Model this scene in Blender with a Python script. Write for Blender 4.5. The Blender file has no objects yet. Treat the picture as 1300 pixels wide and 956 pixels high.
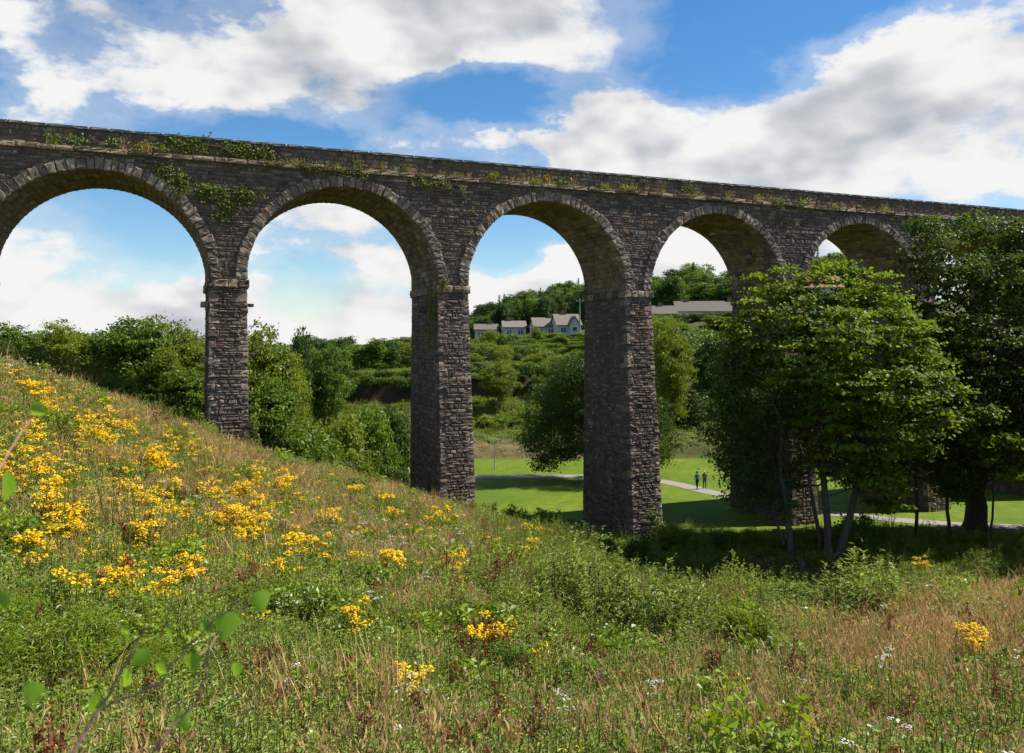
import bpy, bmesh, math
import numpy as np
from mathutils import Vector, Matrix

# ------------------------------------------------------------------ camera, sky, sun, exposure
SC = bpy.context.scene
COL = SC.collection
R = math.radians
CAMZ = 14.0                     # eye height above the lawn
FPX = 1051.0                    # focal length in photograph pixels (1300 wide)
CX, CY = 650.0, 439.0           # principal column, horizon row

cam = bpy.data.cameras.new('camera')
cam.sensor_width = 36.0
cam.lens = 36.0 * FPX / 1300.0
cam.shift_y = -39.0 / 1300.0
cam.clip_start = 0.05
cam.clip_end = 20000
cam.dof.use_dof = True
cam.dof.focus_distance = 34.0
cam.dof.aperture_fstop = 6.3
camo = bpy.data.objects.new('camera', cam)
camo.location = (0, 0, CAMZ)
camo.rotation_euler = (R(90), 0, 0)
COL.objects.link(camo)
SC.camera = camo

SUN_AZ = math.atan2(0.93, 0.19)      # clockwise from the view direction: from the right, a little beyond
SUN_EL = R(52)
SUN_DIR = Vector((math.sin(SUN_AZ) * math.cos(SUN_EL), math.cos(SUN_AZ) * math.cos(SUN_EL), math.sin(SUN_EL)))
sun = bpy.data.lights.new('sun', 'SUN')
sun.energy = 5.0
sun.angle = R(0.53)
sun.color = (1.0, 0.95, 0.86)
suno = bpy.data.objects.new('sun', sun)
suno.rotation_euler = SUN_DIR.to_track_quat('Z', 'Y').to_euler()
suno.location = (60, 20, 80)
COL.objects.link(suno)

SC.view_settings.view_transform = 'Standard'
SC.view_settings.look = 'None'
SC.view_settings.gamma = 1.0
SC.view_settings.use_curve_mapping = False
SC.view_settings.exposure = 0.70
SC.render.engine = 'CYCLES'
SC.cycles.max_bounces = 5
SC.cycles.diffuse_bounces = 2
SC.cycles.use_adaptive_sampling = True
SC.cycles.adaptive_threshold = 0.035
SC.cycles.glossy_bounces = 2
SC.cycles.transmission_bounces = 4
SC.cycles.transparent_max_bounces = 4
SC.cycles.use_denoising = True
SC.cycles.sample_clamp_indirect = 6.0

SKY_STRENGTH = 0.085
CLOUD_WHITE = 0.535
CL0, CL1 = 0.57, 0.80        # cloud edge thresholds


class NT:
    """small helper for building node trees"""
    def __init__(self, tree):
        self.t = tree
        self.n = tree.nodes
        self.l = tree.links

    def node(self, typ, **kw):
        nd = self.n.new(typ)
        for k, v in kw.items():
            setattr(nd, k, v)
        return nd

    def put(self, sock, v):
        if v is None:
            return
        if isinstance(v, bpy.types.NodeSocket):
            self.l.new(v, sock)
        else:
            sock.default_value = v

    def math(self, op, a, b=None, c=None, clamp=False):
        nd = self.node('ShaderNodeMath', operation=op, use_clamp=clamp)
        self.put(nd.inputs[0], a)
        self.put(nd.inputs[1], b)
        self.put(nd.inputs[2], c)
        return nd.outputs[0]

    def vmath(self, op, a, b=None):
        nd = self.node('ShaderNodeVectorMath', operation=op)
        self.put(nd.inputs[0], a)
        self.put(nd.inputs[1], b)
        return nd.outputs[0]

    def maprange(self, v, a, b, c=0.0, d=1.0, smooth=True):
        nd = self.node('ShaderNodeMapRange', interpolation_type='SMOOTHSTEP' if smooth else 'LINEAR')
        self.put(nd.inputs[0], v)
        for i, x in enumerate((a, b, c, d)):
            self.put(nd.inputs[1 + i], x)
        return nd.outputs[0]

    def noise(self, vec, scale, detail=4.0, rough=0.5, dist=0.0, out='Fac'):
        nd = self.node('ShaderNodeTexNoise')
        self.put(nd.inputs['Vector'], vec)
        nd.inputs['Scale'].default_value = scale
        nd.inputs['Detail'].default_value = detail
        nd.inputs['Roughness'].default_value = rough
        nd.inputs['Distortion'].default_value = dist
        return nd.outputs[out]

    def mix(self, f, a, b, mode='MIX'):
        nd = self.node('ShaderNodeMix', data_type='RGBA', blend_type=mode)
        self.put(nd.inputs['Factor'], f)
        self.put(nd.inputs['A'], a if isinstance(a, bpy.types.NodeSocket) else (*a[:3], 1))
        self.put(nd.inputs['B'], b if isinstance(b, bpy.types.NodeSocket) else (*b[:3], 1))
        return nd.outputs['Result']


def px_dir(col, row):
    v = Vector(((col - CX) / FPX, 1.0, (CY - row) / FPX)).normalized()
    return math.atan2(v.x, v.y), math.asin(v.z)


# cumulus banks: (column, row, half width, half height, weight) turned into azimuth / elevation
CLOUDS = [
    (230, 85, 260, 80, .30), (110, 70, 150, 64, .16), (460, 55, 260, 90, .32), (680, 10, 200, 80, .30), (30, 40, 130, 80, .22), (10, 140, 60, 22, .2),
    (560, 182, 120, 26, .24),
    (1240, 100, 170, 130, .34), (1090, 165, 200, 90, .34), (900, 170, 190, 80, .34), (730, 175, 130, 60, .34), (1050, 235, 420, 60, .30),
    (60, 350, 190, 100, .30), (140, 402, 240, 40, .27), (390, 275, 130, 60, .27), (400, 392, 230, 62, .34), (500, 340, 80, 26, .2),
    (690, 362, 200, 50, .38), (900, 310, 240, 100, .36), (250, 436, 700, 40, .33), (1000, 410, 500, 70, .36),
    (960, 10, 240, 110, -.30), (620, 132, 150, 36, -.36), (350, 172, 170, 26, -.22), (645, 285, 100, 60, -.5), (205, 290, 80, 52, -.34), (390, 342, 100, 14, -.25),
]


def build_world():
    w = bpy.data.worlds.new('World')
    SC.world = w
    w.use_nodes = True
    w.cycles.sampling_method = 'MANUAL'
    w.cycles.sample_map_resolution = 512
    t = NT(w.node_tree)
    t.n.clear()
    out = t.node('ShaderNodeOutputWorld')
    sky = t.node('ShaderNodeTexSky', sky_type='NISHITA')
    sky.sun_disc = False
    sky.sun_elevation = SUN_EL
    sky.sun_rotation = SUN_AZ
    sky.air_density = 1.0
    sky.dust_density = 0.0
    sky.ozone_density = 3.0
    tc = t.node('ShaderNodeTexCoord')
    d = tc.outputs['Generated']
    dd = t.vmath('MULTIPLY', d, (1.0, 1.0, 1.9))
    nz = t.node('ShaderNodeTexNoise')
    t.put(nz.inputs['Vector'], dd)
    nz.inputs['Scale'].default_value = 5.2
    nz.inputs['Detail'].default_value = 7.0
    nz.inputs['Roughness'].default_value = 0.6
    n1, ncol = nz.outputs['Fac'], nz.outputs['Color']
    n2 = t.noise(t.vmath('ADD', dd, (0.03, 0.0, 0.075)), 5.2, 3.0, 0.6)
    sx = t.node('ShaderNodeSeparateXYZ')
    t.l.new(d, sx.inputs[0])
    cb = t.node('ShaderNodeCombineXYZ')
    t.l.new(t.math('ARCTAN2', sx.outputs[0], sx.outputs[1]), cb.inputs[0])
    t.l.new(t.math('ARCSINE', sx.outputs[2]), cb.inputs[1])
    p = t.vmath('ADD', cb.outputs[0], t.vmath('MULTIPLY', t.vmath('SUBTRACT', ncol, (.5, .5, .5)), (0.16, 0.13, 0.0)))
    tot = None
    for (c, r_, hw, hh, a) in CLOUDS:
        a0, e0 = px_dir(c, r_)
        k = max(math.cos(a0) ** 2, .5)
        sx_, sy_ = FPX / hw / k, FPX / hh / math.cos(a0)
        nd = t.node('ShaderNodeVectorMath', operation='MULTIPLY_ADD')
        t.l.new(p, nd.inputs[0])
        nd.inputs[1].default_value = (sx_, sy_, 0)
        nd.inputs[2].default_value = (-a0 * sx_, -e0 * sy_, 0)
        dt = t.node('ShaderNodeVectorMath', operation='DOT_PRODUCT')
        t.l.new(nd.outputs[0], dt.inputs[0])
        t.l.new(nd.outputs[0], dt.inputs[1])
        e = t.math('MULTIPLY_ADD', dt.outputs['Value'], -.5, 1.0, clamp=True)
        e = t.math('MULTIPLY', e, e)
        tot = t.math('MULTIPLY', e, a) if tot is None else t.math('MULTIPLY_ADD', e, a, tot)
    tot = t.math('MINIMUM', tot, 0.40)
    f1 = t.math('MULTIPLY_ADD', n1, 1.5, t.math('SUBTRACT', tot, .25))
    f2 = t.math('MULTIPLY_ADD', n2, 1.5, t.math('SUBTRACT', tot, .25))
    dens = t.maprange(f1, CL0, CL1)
    wisp = t.maprange(f1, CL0 - .20, CL0 + .08, 0.0, 0.30)
    dens = t.math('MAXIMUM', dens, wisp)
    thick = t.maprange(f2, CL1 - .05, CL1 + .34)
    sh = t.math('MULTIPLY_ADD', thick, -0.24, 1.0)
    sh = t.math('MULTIPLY_ADD', t.math('SUBTRACT', n1, n2), 0.9, sh)
    sh = t.math('MINIMUM', t.math('MAXIMUM', sh, 0.42), 1.06)
    ccol = t.mix(t.maprange(sh, 0.5, 1.0, 0, 1, False), (0.78, 0.87, 1.0), (1.0, 0.995, 0.985))
    b1 = t.node('ShaderNodeBackground')
    skyc = t.node('ShaderNodeHueSaturation')
    skyc.inputs['Saturation'].default_value = 1.28
    t.l.new(sky.outputs[0], skyc.inputs['Color'])
    t.l.new(skyc.outputs[0], b1.inputs[0])
    b1.inputs[1].default_value = SKY_STRENGTH
    b2 = t.node('ShaderNodeBackground')
    t.l.new(ccol, b2.inputs[0])
    t.l.new(t.math('MULTIPLY', sh, CLOUD_WHITE), b2.inputs[1])
    mx = t.node('ShaderNodeMixShader')
    t.l.new(dens, mx.inputs[0])
    t.l.new(b1.outputs[0], mx.inputs[1])
    t.l.new(b2.outputs[0], mx.inputs[2])
    t.l.new(mx.outputs[0], out.inputs[0])


build_world()

# ------------------------------------------------------------------ helpers
rng = np.random.default_rng(11)


def at(col, row, dist):
    return np.array([(col - CX) / FPX * dist, dist, CAMZ + (CY - row) / FPX * dist])


def ss(a, b, x):
    t = np.clip((x - a) / (b - a), 0, 1)
    return t * t * (3 - 2 * t)


def link(o, parent=None):
    COL.objects.link(o)
    if parent is not None:
        o.parent = parent
    return o


def tag(o, label=None, cat=None, group=None, kind=None):
    for k, v in (('label', label), ('category', cat), ('group', group), ('kind', kind)):
        if v:
            o[k] = v
    return o


def empty(name, loc, rz=0.0, label=None, cat=None, group=None):
    o = bpy.data.objects.new(name, None)
    o.empty_display_size = 0.2
    o.location = loc
    o.rotation_euler = (0, 0, rz)
    COL.objects.link(o)
    return tag(o, label, cat, group)


def mesh_np(name, V, F, mat=None, tint=None, smooth=False, midx=None, nper=None):
    """V (n,3); F (m,k) array or list of arrays of different k; tint per face (m,) or (m,3)"""
    if isinstance(F, np.ndarray):
        F = [F]
    F = [np.asarray(f, dtype=np.int32) for f in F if len(f)]
    me = bpy.data.meshes.new(name)
    me.vertices.add(len(V))
    me.vertices.foreach_set('co', np.asarray(V, dtype=np.float32).ravel())
    tot = np.concatenate([np.full(len(f), f.shape[1], dtype=np.int32) for f in F])
    idx = np.concatenate([f.ravel() for f in F])
    start = np.concatenate([[0], np.cumsum(tot)[:-1]]).astype(np.int32)
    me.loops.add(len(idx))
    me.loops.foreach_set('vertex_index', idx)
    me.polygons.add(len(tot))
    me.polygons.foreach_set('loop_start', start)
    me.polygons.foreach_set('loop_total', tot)
    me.polygons.foreach_set('use_smooth', np.full(len(tot), bool(smooth)))
    if midx is not None:
        me.polygons.foreach_set('material_index', np.asarray(midx, dtype=np.int32))
    if tint is not None:
        tint = np.asarray(tint, dtype=np.float32)
        if tint.ndim == 1:
            a = me.attributes.new('tint', 'FLOAT', 'FACE')
            a.data.foreach_set('value', tint)
        else:
            a = me.attributes.new('tint', 'FLOAT_COLOR', 'FACE')
            a.data.foreach_set('color', np.hstack([tint, np.ones((len(tint), 1), dtype=np.float32)]).ravel())
    if mat is not None:
        for m in (mat if isinstance(mat, (list, tuple)) else [mat]):
            me.materials.append(m)
    me.update(calc_edges=True)
    me.validate()
    return me


def obj(name, me, parent=None):
    return link(bpy.data.objects.new(name, me), parent)


class Soup:
    """collects vertices and faces for one mesh"""
    def __init__(self):
        self.v, self.f, self.t, self.n = [], {}, {}, 0

    def add(self, V, F, tint=None):
        V = np.asarray(V, dtype=float)
        for f in (F if isinstance(F, list) else [F]):
            f = np.asarray(f, dtype=np.int64)
            k = f.shape[1]
            self.f.setdefault(k, []).append(f + self.n)
            tt = np.zeros(len(f)) if tint is None else tint
            if np.ndim(tt) == 0 or (np.ndim(tt) == 1 and len(tt) == 3 and len(f) != 3):
                tt = np.repeat(np.asarray(tt, dtype=float)[None], len(f), 0)
            self.t.setdefault(k, []).append(np.asarray(tt, dtype=float))
        self.v.append(V)
        self.n += len(V)

    def mesh(self, name, mat, smooth=False):
        V = np.concatenate(self.v)
        ks = sorted(self.f)
        F = [np.concatenate(self.f[k]) for k in ks]
        T = np.concatenate([np.concatenate(self.t[k]) for k in ks])
        return mesh_np(name, V, F, mat, T, smooth)

    def box(self, lo, hi, tint=None, M=None):
        x0, y0, z0 = lo
        x1, y1, z1 = hi
        V = np.array([(x0, y0, z0), (x1, y0, z0), (x1, y1, z0), (x0, y1, z0), (x0, y0, z1), (x1, y0, z1), (x1, y1, z1), (x0, y1, z1)], float)
        if M is not None:
            V = V @ np.array(M)[:3, :3].T + np.array(M)[:3, 3]
        F = np.array([(0, 3, 2, 1), (4, 5, 6, 7), (0, 1, 5, 4), (1, 2, 6, 5), (2, 3, 7, 6), (3, 0, 4, 7)])
        self.add(V, F, tint)

    def tube(self, P, rad, sides=7, tint=None, cap=True):
        P = np.asarray(P, float)
        rad = np.broadcast_to(np.asarray(rad, float), (len(P),))
        T = np.gradient(P, axis=0)
        T /= np.linalg.norm(T, axis=1)[:, None] + 1e-9
        ref = np.array([0.31, 0.77, 0.1]) if abs(T[0][2]) > .8 else np.array([0, 0, 1.0])
        A = np.cross(T, ref)
        A /= np.linalg.norm(A, axis=1)[:, None] + 1e-9
        B = np.cross(T, A)
        ang = np.arange(sides) / sides * 2 * np.pi
        V = P[:, None] + rad[:, None, None] * (np.cos(ang)[None, :, None] * A[:, None] + np.sin(ang)[None, :, None] * B[:, None])
        V = V.reshape(-1, 3)
        i = np.arange(len(P) - 1)[:, None] * sides
        j = np.arange(sides)[None]
        k = (np.arange(sides) + 1)[None] % sides
        F = np.stack([i + j, i + k, i + sides + k, i + sides + j], -1).reshape(-1, 4)
        self.add(V, F, tint)
        if cap:
            n = len(P) * sides
            self.add(np.vstack([V[-sides:]]), np.arange(sides)[None], tint)


# ------------------------------------------------------------------ materials
MATS = {}


def new_mat(name):
    m = bpy.data.materials.new(name)
    m.use_nodes = True
    t = NT(m.node_tree)
    t.n.clear()
    t.out = t.node('ShaderNodeOutputMaterial')
    MATS[name] = m
    return m, t


def principled(t, col, rough=0.8, spec=0.3, normal=None):
    b = t.node('ShaderNodeBsdfPrincipled')
    t.put(b.inputs['Base Color'], col if isinstance(col, bpy.types.NodeSocket) else (*col[:3], 1))
    t.put(b.inputs['Roughness'], rough)
    b.inputs['Specular IOR Level'].default_value = spec
    if normal is not None:
        t.l.new(normal, b.inputs['Normal'])
    return b


def bump(t, h, strength=0.5, dist=0.02):
    b = t.node('ShaderNodeBump')
    b.inputs['Strength'].default_value = strength
    b.inputs['Distance'].default_value = dist
    t.l.new(h, b.inputs['Height'])
    return b.outputs[0]


def simple(name, col, rough=0.7, spec=0.3, var=0.25, scale=6.0, bmp=0.0):
    m, t = new_mat(name)
    tc = t.node('ShaderNodeTexCoord')
    n = t.noise(tc.outputs['Object'], scale, 5, 0.6)
    c = t.mix(n, tuple(x * (1 - var) for x in col), tuple(min(1, x * (1 + var)) for x in col))
    nm = bump(t, n, bmp, 0.05) if bmp else None
    t.l.new(principled(t, c, rough, spec, nm).outputs[0], t.out.inputs[0])
    return m


def leaf_mat(name, dark, light, trans=0.35, rough=0.45, spec=0.35, warm=(1.25, 1.12, 0.5), objvar=0.0):
    m, t = new_mat(name)
    a = t.node('ShaderNodeAttribute', attribute_name='tint')
    f = a.outputs['Fac']
    if objvar:
        oi = t.node('ShaderNodeObjectInfo')
        f = t.math('ADD', f, t.math('MULTIPLY_ADD', oi.outputs['Random'], objvar * 2, -objvar), clamp=True)
    c = t.mix(f, dark, light)
    b = principled(t, c, rough, spec)
    tr = t.node('ShaderNodeBsdfTranslucent')
    wc = t.mix(1.0, c, warm, 'MULTIPLY')
    t.l.new(wc, tr.inputs[0])
    mx = t.node('ShaderNodeMixShader')
    mx.inputs[0].default_value = trans
    t.l.new(b.outputs[0], mx.inputs[1])
    t.l.new(tr.outputs[0], mx.inputs[2])
    t.l.new(mx.outputs[0], t.out.inputs[0])
    return m


def stone_mat(name, stain=True, lich=0.35, mul=1.0, moss=None):
    m, t = new_mat(name)
    a = t.node('ShaderNodeAttribute', attribute_name='tint')
    geo = t.node('ShaderNodeNewGeometry')
    pos = geo.outputs['Position']
    oi = t.node('ShaderNodeObjectInfo')
    c = t.mix(1.0, a.outputs['Color'], (mul, mul, mul), 'MULTIPLY')
    n = t.noise(pos, 7.0, 6, 0.65)
    c = t.mix(t.maprange(n, 0.3, 0.7), t.mix(1.0, c, (0.62, 0.6, 0.6), 'MULTIPLY'), t.mix(1.0, c, (1.35, 1.32, 1.28), 'MULTIPLY'))
    c = t.mix(t.math('MULTIPLY', oi.outputs['Random'], 0.35), c, t.mix(1.0, c, (1.9, 1.85, 1.75), 'MULTIPLY'))
    big = t.noise(pos, 0.35, 4, 0.55)
    c = t.mix(t.maprange(big, 0.35, 0.65, 0.0, 0.45), c, t.mix(1.0, c, (0.72, 0.62, 0.55), 'MULTIPLY'))
    mp = t.node('ShaderNodeMapping')
    mp.inputs['Scale'].default_value = (1.0, 1.0, .10)
    t.l.new(pos, mp.inputs['Vector'])
    st = t.noise(mp.outputs[0], 1.3, 6, .65, .3)
    c = t.mix(t.maprange(st, .52, .68, 0, .55), c, t.mix(1.0, c, (.45, .42, .40), 'MULTIPLY'))
    c = t.mix(t.maprange(st, .40, .30, 0, .28), c, (.30, .29, .27))
    if stain:
        lc = t.noise(pos, 3.3, 7, 0.7, 0.4)
        c = t.mix(t.maprange(lc, 0.60, 0.72, 0.0, lich), c, (0.34, 0.34, 0.31))
    if moss:
        ms = t.noise(pos, moss[0], 5, 0.6, 0.6)
        c = t.mix(t.maprange(ms, moss[1], moss[1] + 0.12, 0.0, moss[2]), c, moss[3])
    hgt = t.noise(pos, 16.0, 6, 0.7)
    nm = bump(t, hgt, 0.8, 0.035)
    t.l.new(principled(t, c, 0.9, 0.2, nm).outputs[0], t.out.inputs[0])
    return m


M_RUBBLE = stone_mat('rubble_stone')
M_DRESS = stone_mat('dressed_stone', lich=0.55)
M_SOFFIT = stone_mat('soffit_stone', lich=0.4, mul=1.25, moss=(0.45, 0.49, 0.6, (0.22, 0.165, 0.06)))
M_MORTAR = simple('mortar', (0.10, 0.09, 0.08), 0.95, 0.1, 0.4, 5.0, 0.6)


def stone_tint(n, r, kind='rubble'):
    base = np.array([(0.088, 0.074, 0.070), (0.105, 0.092, 0.088), (0.135, 0.115, 0.105), (0.075, 0.068, 0.068), (0.150, 0.120, 0.092),
                     (0.18, 0.165, 0.15), (0.115, 0.080, 0.066)])
    p = [.24, .24, .17, .16, .09, .04, .06]
    if kind == 'dress':
        base = np.array([(0.135, 0.124, 0.117), (0.175, 0.162, 0.15), (0.105, 0.094, 0.09), (0.22, 0.205, 0.19)])
        p = [.35, .28, .27, .10]
    if kind == 'pale':
        base = np.array([(0.23, 0.215, 0.185), (0.19, 0.17, 0.15), (0.27, 0.245, 0.20), (0.15, 0.132, 0.11)])
        p = [.3, .3, .2, .2]
    k = r.choice(len(base), n, p=p)
    return base[k] * r.uniform(0.72, 1.22, (n, 1)) * np.array([1.50, 1.34, 1.16])


# ------------------------------------------------------------------ terrain
CP = []


def cp(col, row, d):
    CP.append(at(col, row, d))


def cz(col, d, z):
    CP.append(np.array([(col - CX) / FPX * d, d, z]))


def cxy(x, y, z):
    CP.append(np.array([x, y, z]))


for x in (-12, -4, 4, 12):
    cxy(x, -8, 12.6)
    cxy(x, 0, 12.2 - abs(x) * .01)
for c, z8 in ((0, 10.0), (325, 9.85), (650, 9.7), (975, 9.6), (1300, 9.6)):
    cz(c, 5.0, 10.85)
    cz(c, 8.3, z8)
# meadow hill (photograph column, row, distance of the bare ground)
for c, r_, d in ((0, 675, 18), (0, 552, 27), (0, 478, 38), (-150, 440, 38), (-150, 520, 27), (150, 722, 18), (150, 626, 27), (150, 525, 43),
                 (289, 584, 49), (300, 660, 28), (430, 618, 52), (400, 772, 18), (600, 662, 53), (720, 700, 52), (650, 774, 19),
                 (500, 688, 32), (640, 705, 36), (800, 822, 18), (800, 770, 34), (900, 786, 29), (1000, 830, 18), (1000, 786, 29),
                 (1200, 772, 27.5), (1250, 830, 17), (1300, 766, 27.5), (1450, 762, 28)):
    cp(c, r_, d)
for c, d, z in ((780, 50, 0.0), (840, 44, 0.2), (900, 45, -0.6), (900, 52, -1.8), (960, 42, -0.4), (1000, 45, -0.8), (1000, 52, -1.9), (1100, 42, -0.2), (1100, 52, -1.6),
                (1250, 40, 0.4), (1250, 52, -1.2), (1400, 44, 0.2), (1400, 52, -1.0), (820, 53, -.9), (860, 57.5, -.3), (1000, 58, -.3), (1150, 58, -.3), (1300, 58, -.2), (800, 60, 0.0), (700, 62, 0.0), (600, 62, 0.1),
                (0, 60, 11.0), (150, 60, 9.0), (150, 80, 8.0), (300, 62, 5.6), (300, 80, 5.0), (400, 62, 3.6), (400, 85, 2.2), (480, 66, 1.6),
                (480, 90, 0.6), (-200, 50, 14.5), (-200, 80, 12.0), (-100, 120, 9.0), (0, 100, 8.0), (200, 110, 6.5), (350, 110, 3.8), (450, 112, 2.2),
                (450, 124, 4.6), (300, 130, 7.5), (450, 150, 9.6), (300, 160, 10.0), (100, 160, 9.0), (450, 200, 10.5), (300, 260, 10.0),
                (450, 300, 11.0), (100, 300, 9.0), (550, 124, 5.0), (560, 160, 10.5), (560, 220, 13.5), (560, 300, 17.0),
                (650, 66, 0.0), (850, 66, 0.0), (1050, 66, 0.0), (1250, 66, 0.0), (1400, 66, 0.2), (650, 82, 0.0), (850, 82, 0.0), (1050, 82, 0), (1250, 82, 0.1),
                (650, 100, 0.0), (850, 100, 0.0), (1050, 100, 0.2), (1250, 100, 0.8), (550, 100, 0.1), (540, 84, 0.2), (650, 110, 0.6),
                (650, 118, 3.2), (650, 125, 5.6), (650, 150, 11.0), (650, 190, 13.8), (650, 260, 20.0), (650, 330, 26.0),
                (750, 120, 3.2), (750, 150, 12.0), (750, 190, 16.5), (750, 260, 22.0), (850, 112, 1.6), (850, 132, 8.0), (850, 152, 14.0), (850, 170, 18.8),
                (900, 170, 19.6), (900, 200, 20.6), (900, 260, 25.0), (900, 330, 29.0), (1050, 112, 2.2), (1050, 132, 8.6), (1050, 152, 14.8), (1050, 172, 20.0), (1050, 200, 21.0),
                (1050, 260, 27.0), (1050, 330, 31.0), (1250, 120, 4.0), (1250, 150, 13.0), (1250, 200, 21.0), (1250, 300, 30.0), (1450, 90, 1.5), (1450, 140, 9.0)):
    cz(c, d, z)
for x, y, z in ((-40, -10, 15), (40, -10, 11), (-160, 40, 16), (-160, 150, 10), (-160, 330, 10), (220, 40, 3), (220, 150, 14), (220, 330, 32), (40, 20, 8), (60, 40, 3),
                (-45, 20, 15), (90, 60, 2)):
    cxy(x, y, z)
CP = np.array(CP)


def _tps_fit(P, z, lam=0.03):
    n = len(P)
    d = np.linalg.norm(P[:, None] - P[None], axis=2)
    K = np.where(d > 0, d * d * np.log(d + 1e-9), 0) + lam * np.eye(n) * 10
    Q = np.hstack([np.ones((n, 1)), P])
    A = np.block([[K, Q], [Q.T, np.zeros((3, 3))]])
    return np.linalg.solve(A, np.concatenate([z, np.zeros(3)]))


TW = _tps_fit(CP[:, :2], CP[:, 2])


def bank_x(x):
    return ss(-60, -44, x) * (1 - ss(22, 34, x))


def height(x, y):
    x = np.atleast_1d(np.asarray(x, float))
    y = np.atleast_1d(np.asarray(y, float))
    xc = np.clip(x, -160, 220)
    yc = np.clip(y, -12, 335)
    z = np.empty(len(xc))
    for s in range(0, len(xc), 20000):
        e = s + 20000
        d2 = (xc[s:e, None] - CP[None, :, 0]) ** 2 + (yc[s:e, None] - CP[None, :, 1]) ** 2
        U = 0.5 * d2 * np.log(d2 + 1e-12)
        z[s:e] = U @ TW[:len(CP)] + TW[-3] + TW[-2] * xc[s:e] + TW[-1] * yc[s:e]
    # the mown lawn is flat
    lm = ss(60, 65, yc) * (1 - ss(101, 106, yc)) * ss(-17, -9, xc - (yc - 80) * .0) * (1 - ss(62, 80, xc))
    z = z * (1 - lm)
    # low dry bank beyond the lawn and the cut terrace above it
    z = z + 1.15 * (ss(102.4, 104.6, yc) - ss(106, 118, yc)) * ss(-30, -16, xc) * (1 - ss(40, 60, xc))
    z = z + 2.6 * (ss(126.3, 127.7, yc) - ss(128.5, 150, yc)) * bank_x(xc)
    # rough ground undulation outside the lawn
    z = z + (0.12 * np.sin(xc * .9 + yc * .35) * np.sin(yc * .7 - xc * .3) + 0.05 * np.sin(xc * 2.3) * np.sin(yc * 2.1)) * (1 - lm) * ss(3, 9, yc)
    far = ss(340, 1500, y) * 6
    return z + far


def gz(x, y):
    return float(height([x], [y])[0])


def hit(col, row, lift=0.0):
    """ground point under a photograph pixel"""
    D = np.concatenate([np.arange(3.5, 70, .25), np.arange(70, 400, 1.0)])
    x = (col - CX) / FPX * D
    z = height(x, D)
    ray = CAMZ + (CY - row) / FPX * D
    k = np.argmax(ray < z + lift)
    if not (ray < z + lift).any():
        return None
    return np.array([x[k], D[k], z[k]])


def hits(cols, rows, dmax=75, lift=0.0):
    D = np.arange(3.5, dmax, .3)
    out = np.full((len(cols), 3), np.nan)
    for s in range(0, len(cols), 200):
        c = np.asarray(cols[s:s + 200])[:, None]
        r_ = np.asarray(rows[s:s + 200])[:, None]
        x = (c - CX) / FPX * D[None]
        z = height(x.ravel(), np.broadcast_to(D[None], x.shape).ravel()).reshape(x.shape)
        ray = CAMZ + (CY - r_) / FPX * D[None]
        b = ray < z + lift
        k = b.argmax(1)
        ok = b.any(1)
        i = np.arange(len(c))
        P = np.stack([x[i, k], D[k], z[i, k]], 1)
        out[s:s + 200][ok] = P[ok]
    return out


def ground_mat():
    m, t = new_mat('ground_earth')
    geo = t.node('ShaderNodeNewGeometry')
    pos = geo.outputs['Position']
    a = t.node('ShaderNodeAttribute', attribute_name='zone')
    sp = t.node('ShaderNodeSeparateColor')
    t.l.new(a.outputs['Color'], sp.inputs[0])
    n = t.noise(pos, 0.7, 6, 0.6)
    f = t.noise(pos, 9.0, 5, 0.65)
    soil = t.mix(f, (0.035, 0.032, 0.014), (0.10, 0.085, 0.035))
    rough_grass = t.mix(n, (0.03, 0.06, 0.012), (0.09, 0.12, 0.028))
    c = t.mix(t.maprange(n, .4, .6), soil, rough_grass)
    l1 = t.noise(pos, 0.11, 5, 0.6)
    l2 = t.noise(pos, 1.1, 6, 0.75)
    l3 = t.noise(pos, 7.0, 5, 0.75)
    lawn = t.mix(t.maprange(l1, .3, .7), (0.095, 0.150, 0.008), (0.175, 0.215, 0.014))
    lawn = t.mix(t.maprange(l2, .35, .70, 0, .75), lawn, (0.060, 0.115, 0.008))
    lawn = t.mix(t.maprange(l3, .45, .75, 0, .6), lawn, (0.050, 0.085, 0.010))
    lawn = t.mix(t.maprange(t.noise(pos, .5, 5, .7), .60, .74, 0, .5), lawn, (0.21, 0.20, 0.05))
    wv = t.node('ShaderNodeTexWave')
    mpw = t.node('ShaderNodeMapping')
    mpw.inputs['Rotation'].default_value = (0, 0, .35)
    t.l.new(pos, mpw.inputs['Vector'])
    t.l.new(mpw.outputs[0], wv.inputs['Vector'])
    wv.inputs['Scale'].default_value = .16
    wv.inputs['Distortion'].default_value = 3.0
    wv.inputs['Detail'].default_value = 3.0
    lawn = t.mix(t.math('MULTIPLY', wv.outputs['Fac'], .22), lawn, (0.055, 0.12, 0.008))
    c = t.mix(sp.outputs[0], c, lawn)
    earth = t.mix(f, (0.035, 0.022, 0.012), (0.095, 0.06, 0.032))
    dry = t.mix(t.noise(pos, 1.4, 6, 0.7), (0.085, 0.075, 0.03), (0.20, 0.16, 0.08))
    c = t.mix(sp.outputs[1], c, earth)
    c = t.mix(sp.outputs[2], c, dry)
    h = t.noise(pos, 22.0, 5, 0.7)
    nm = bump(t, h, 0.6, 0.06)
    b = principled(t, c, 0.85, 0.15, nm)
    t.l.new(b.outputs[0], t.out.inputs[0])
    return m


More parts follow.
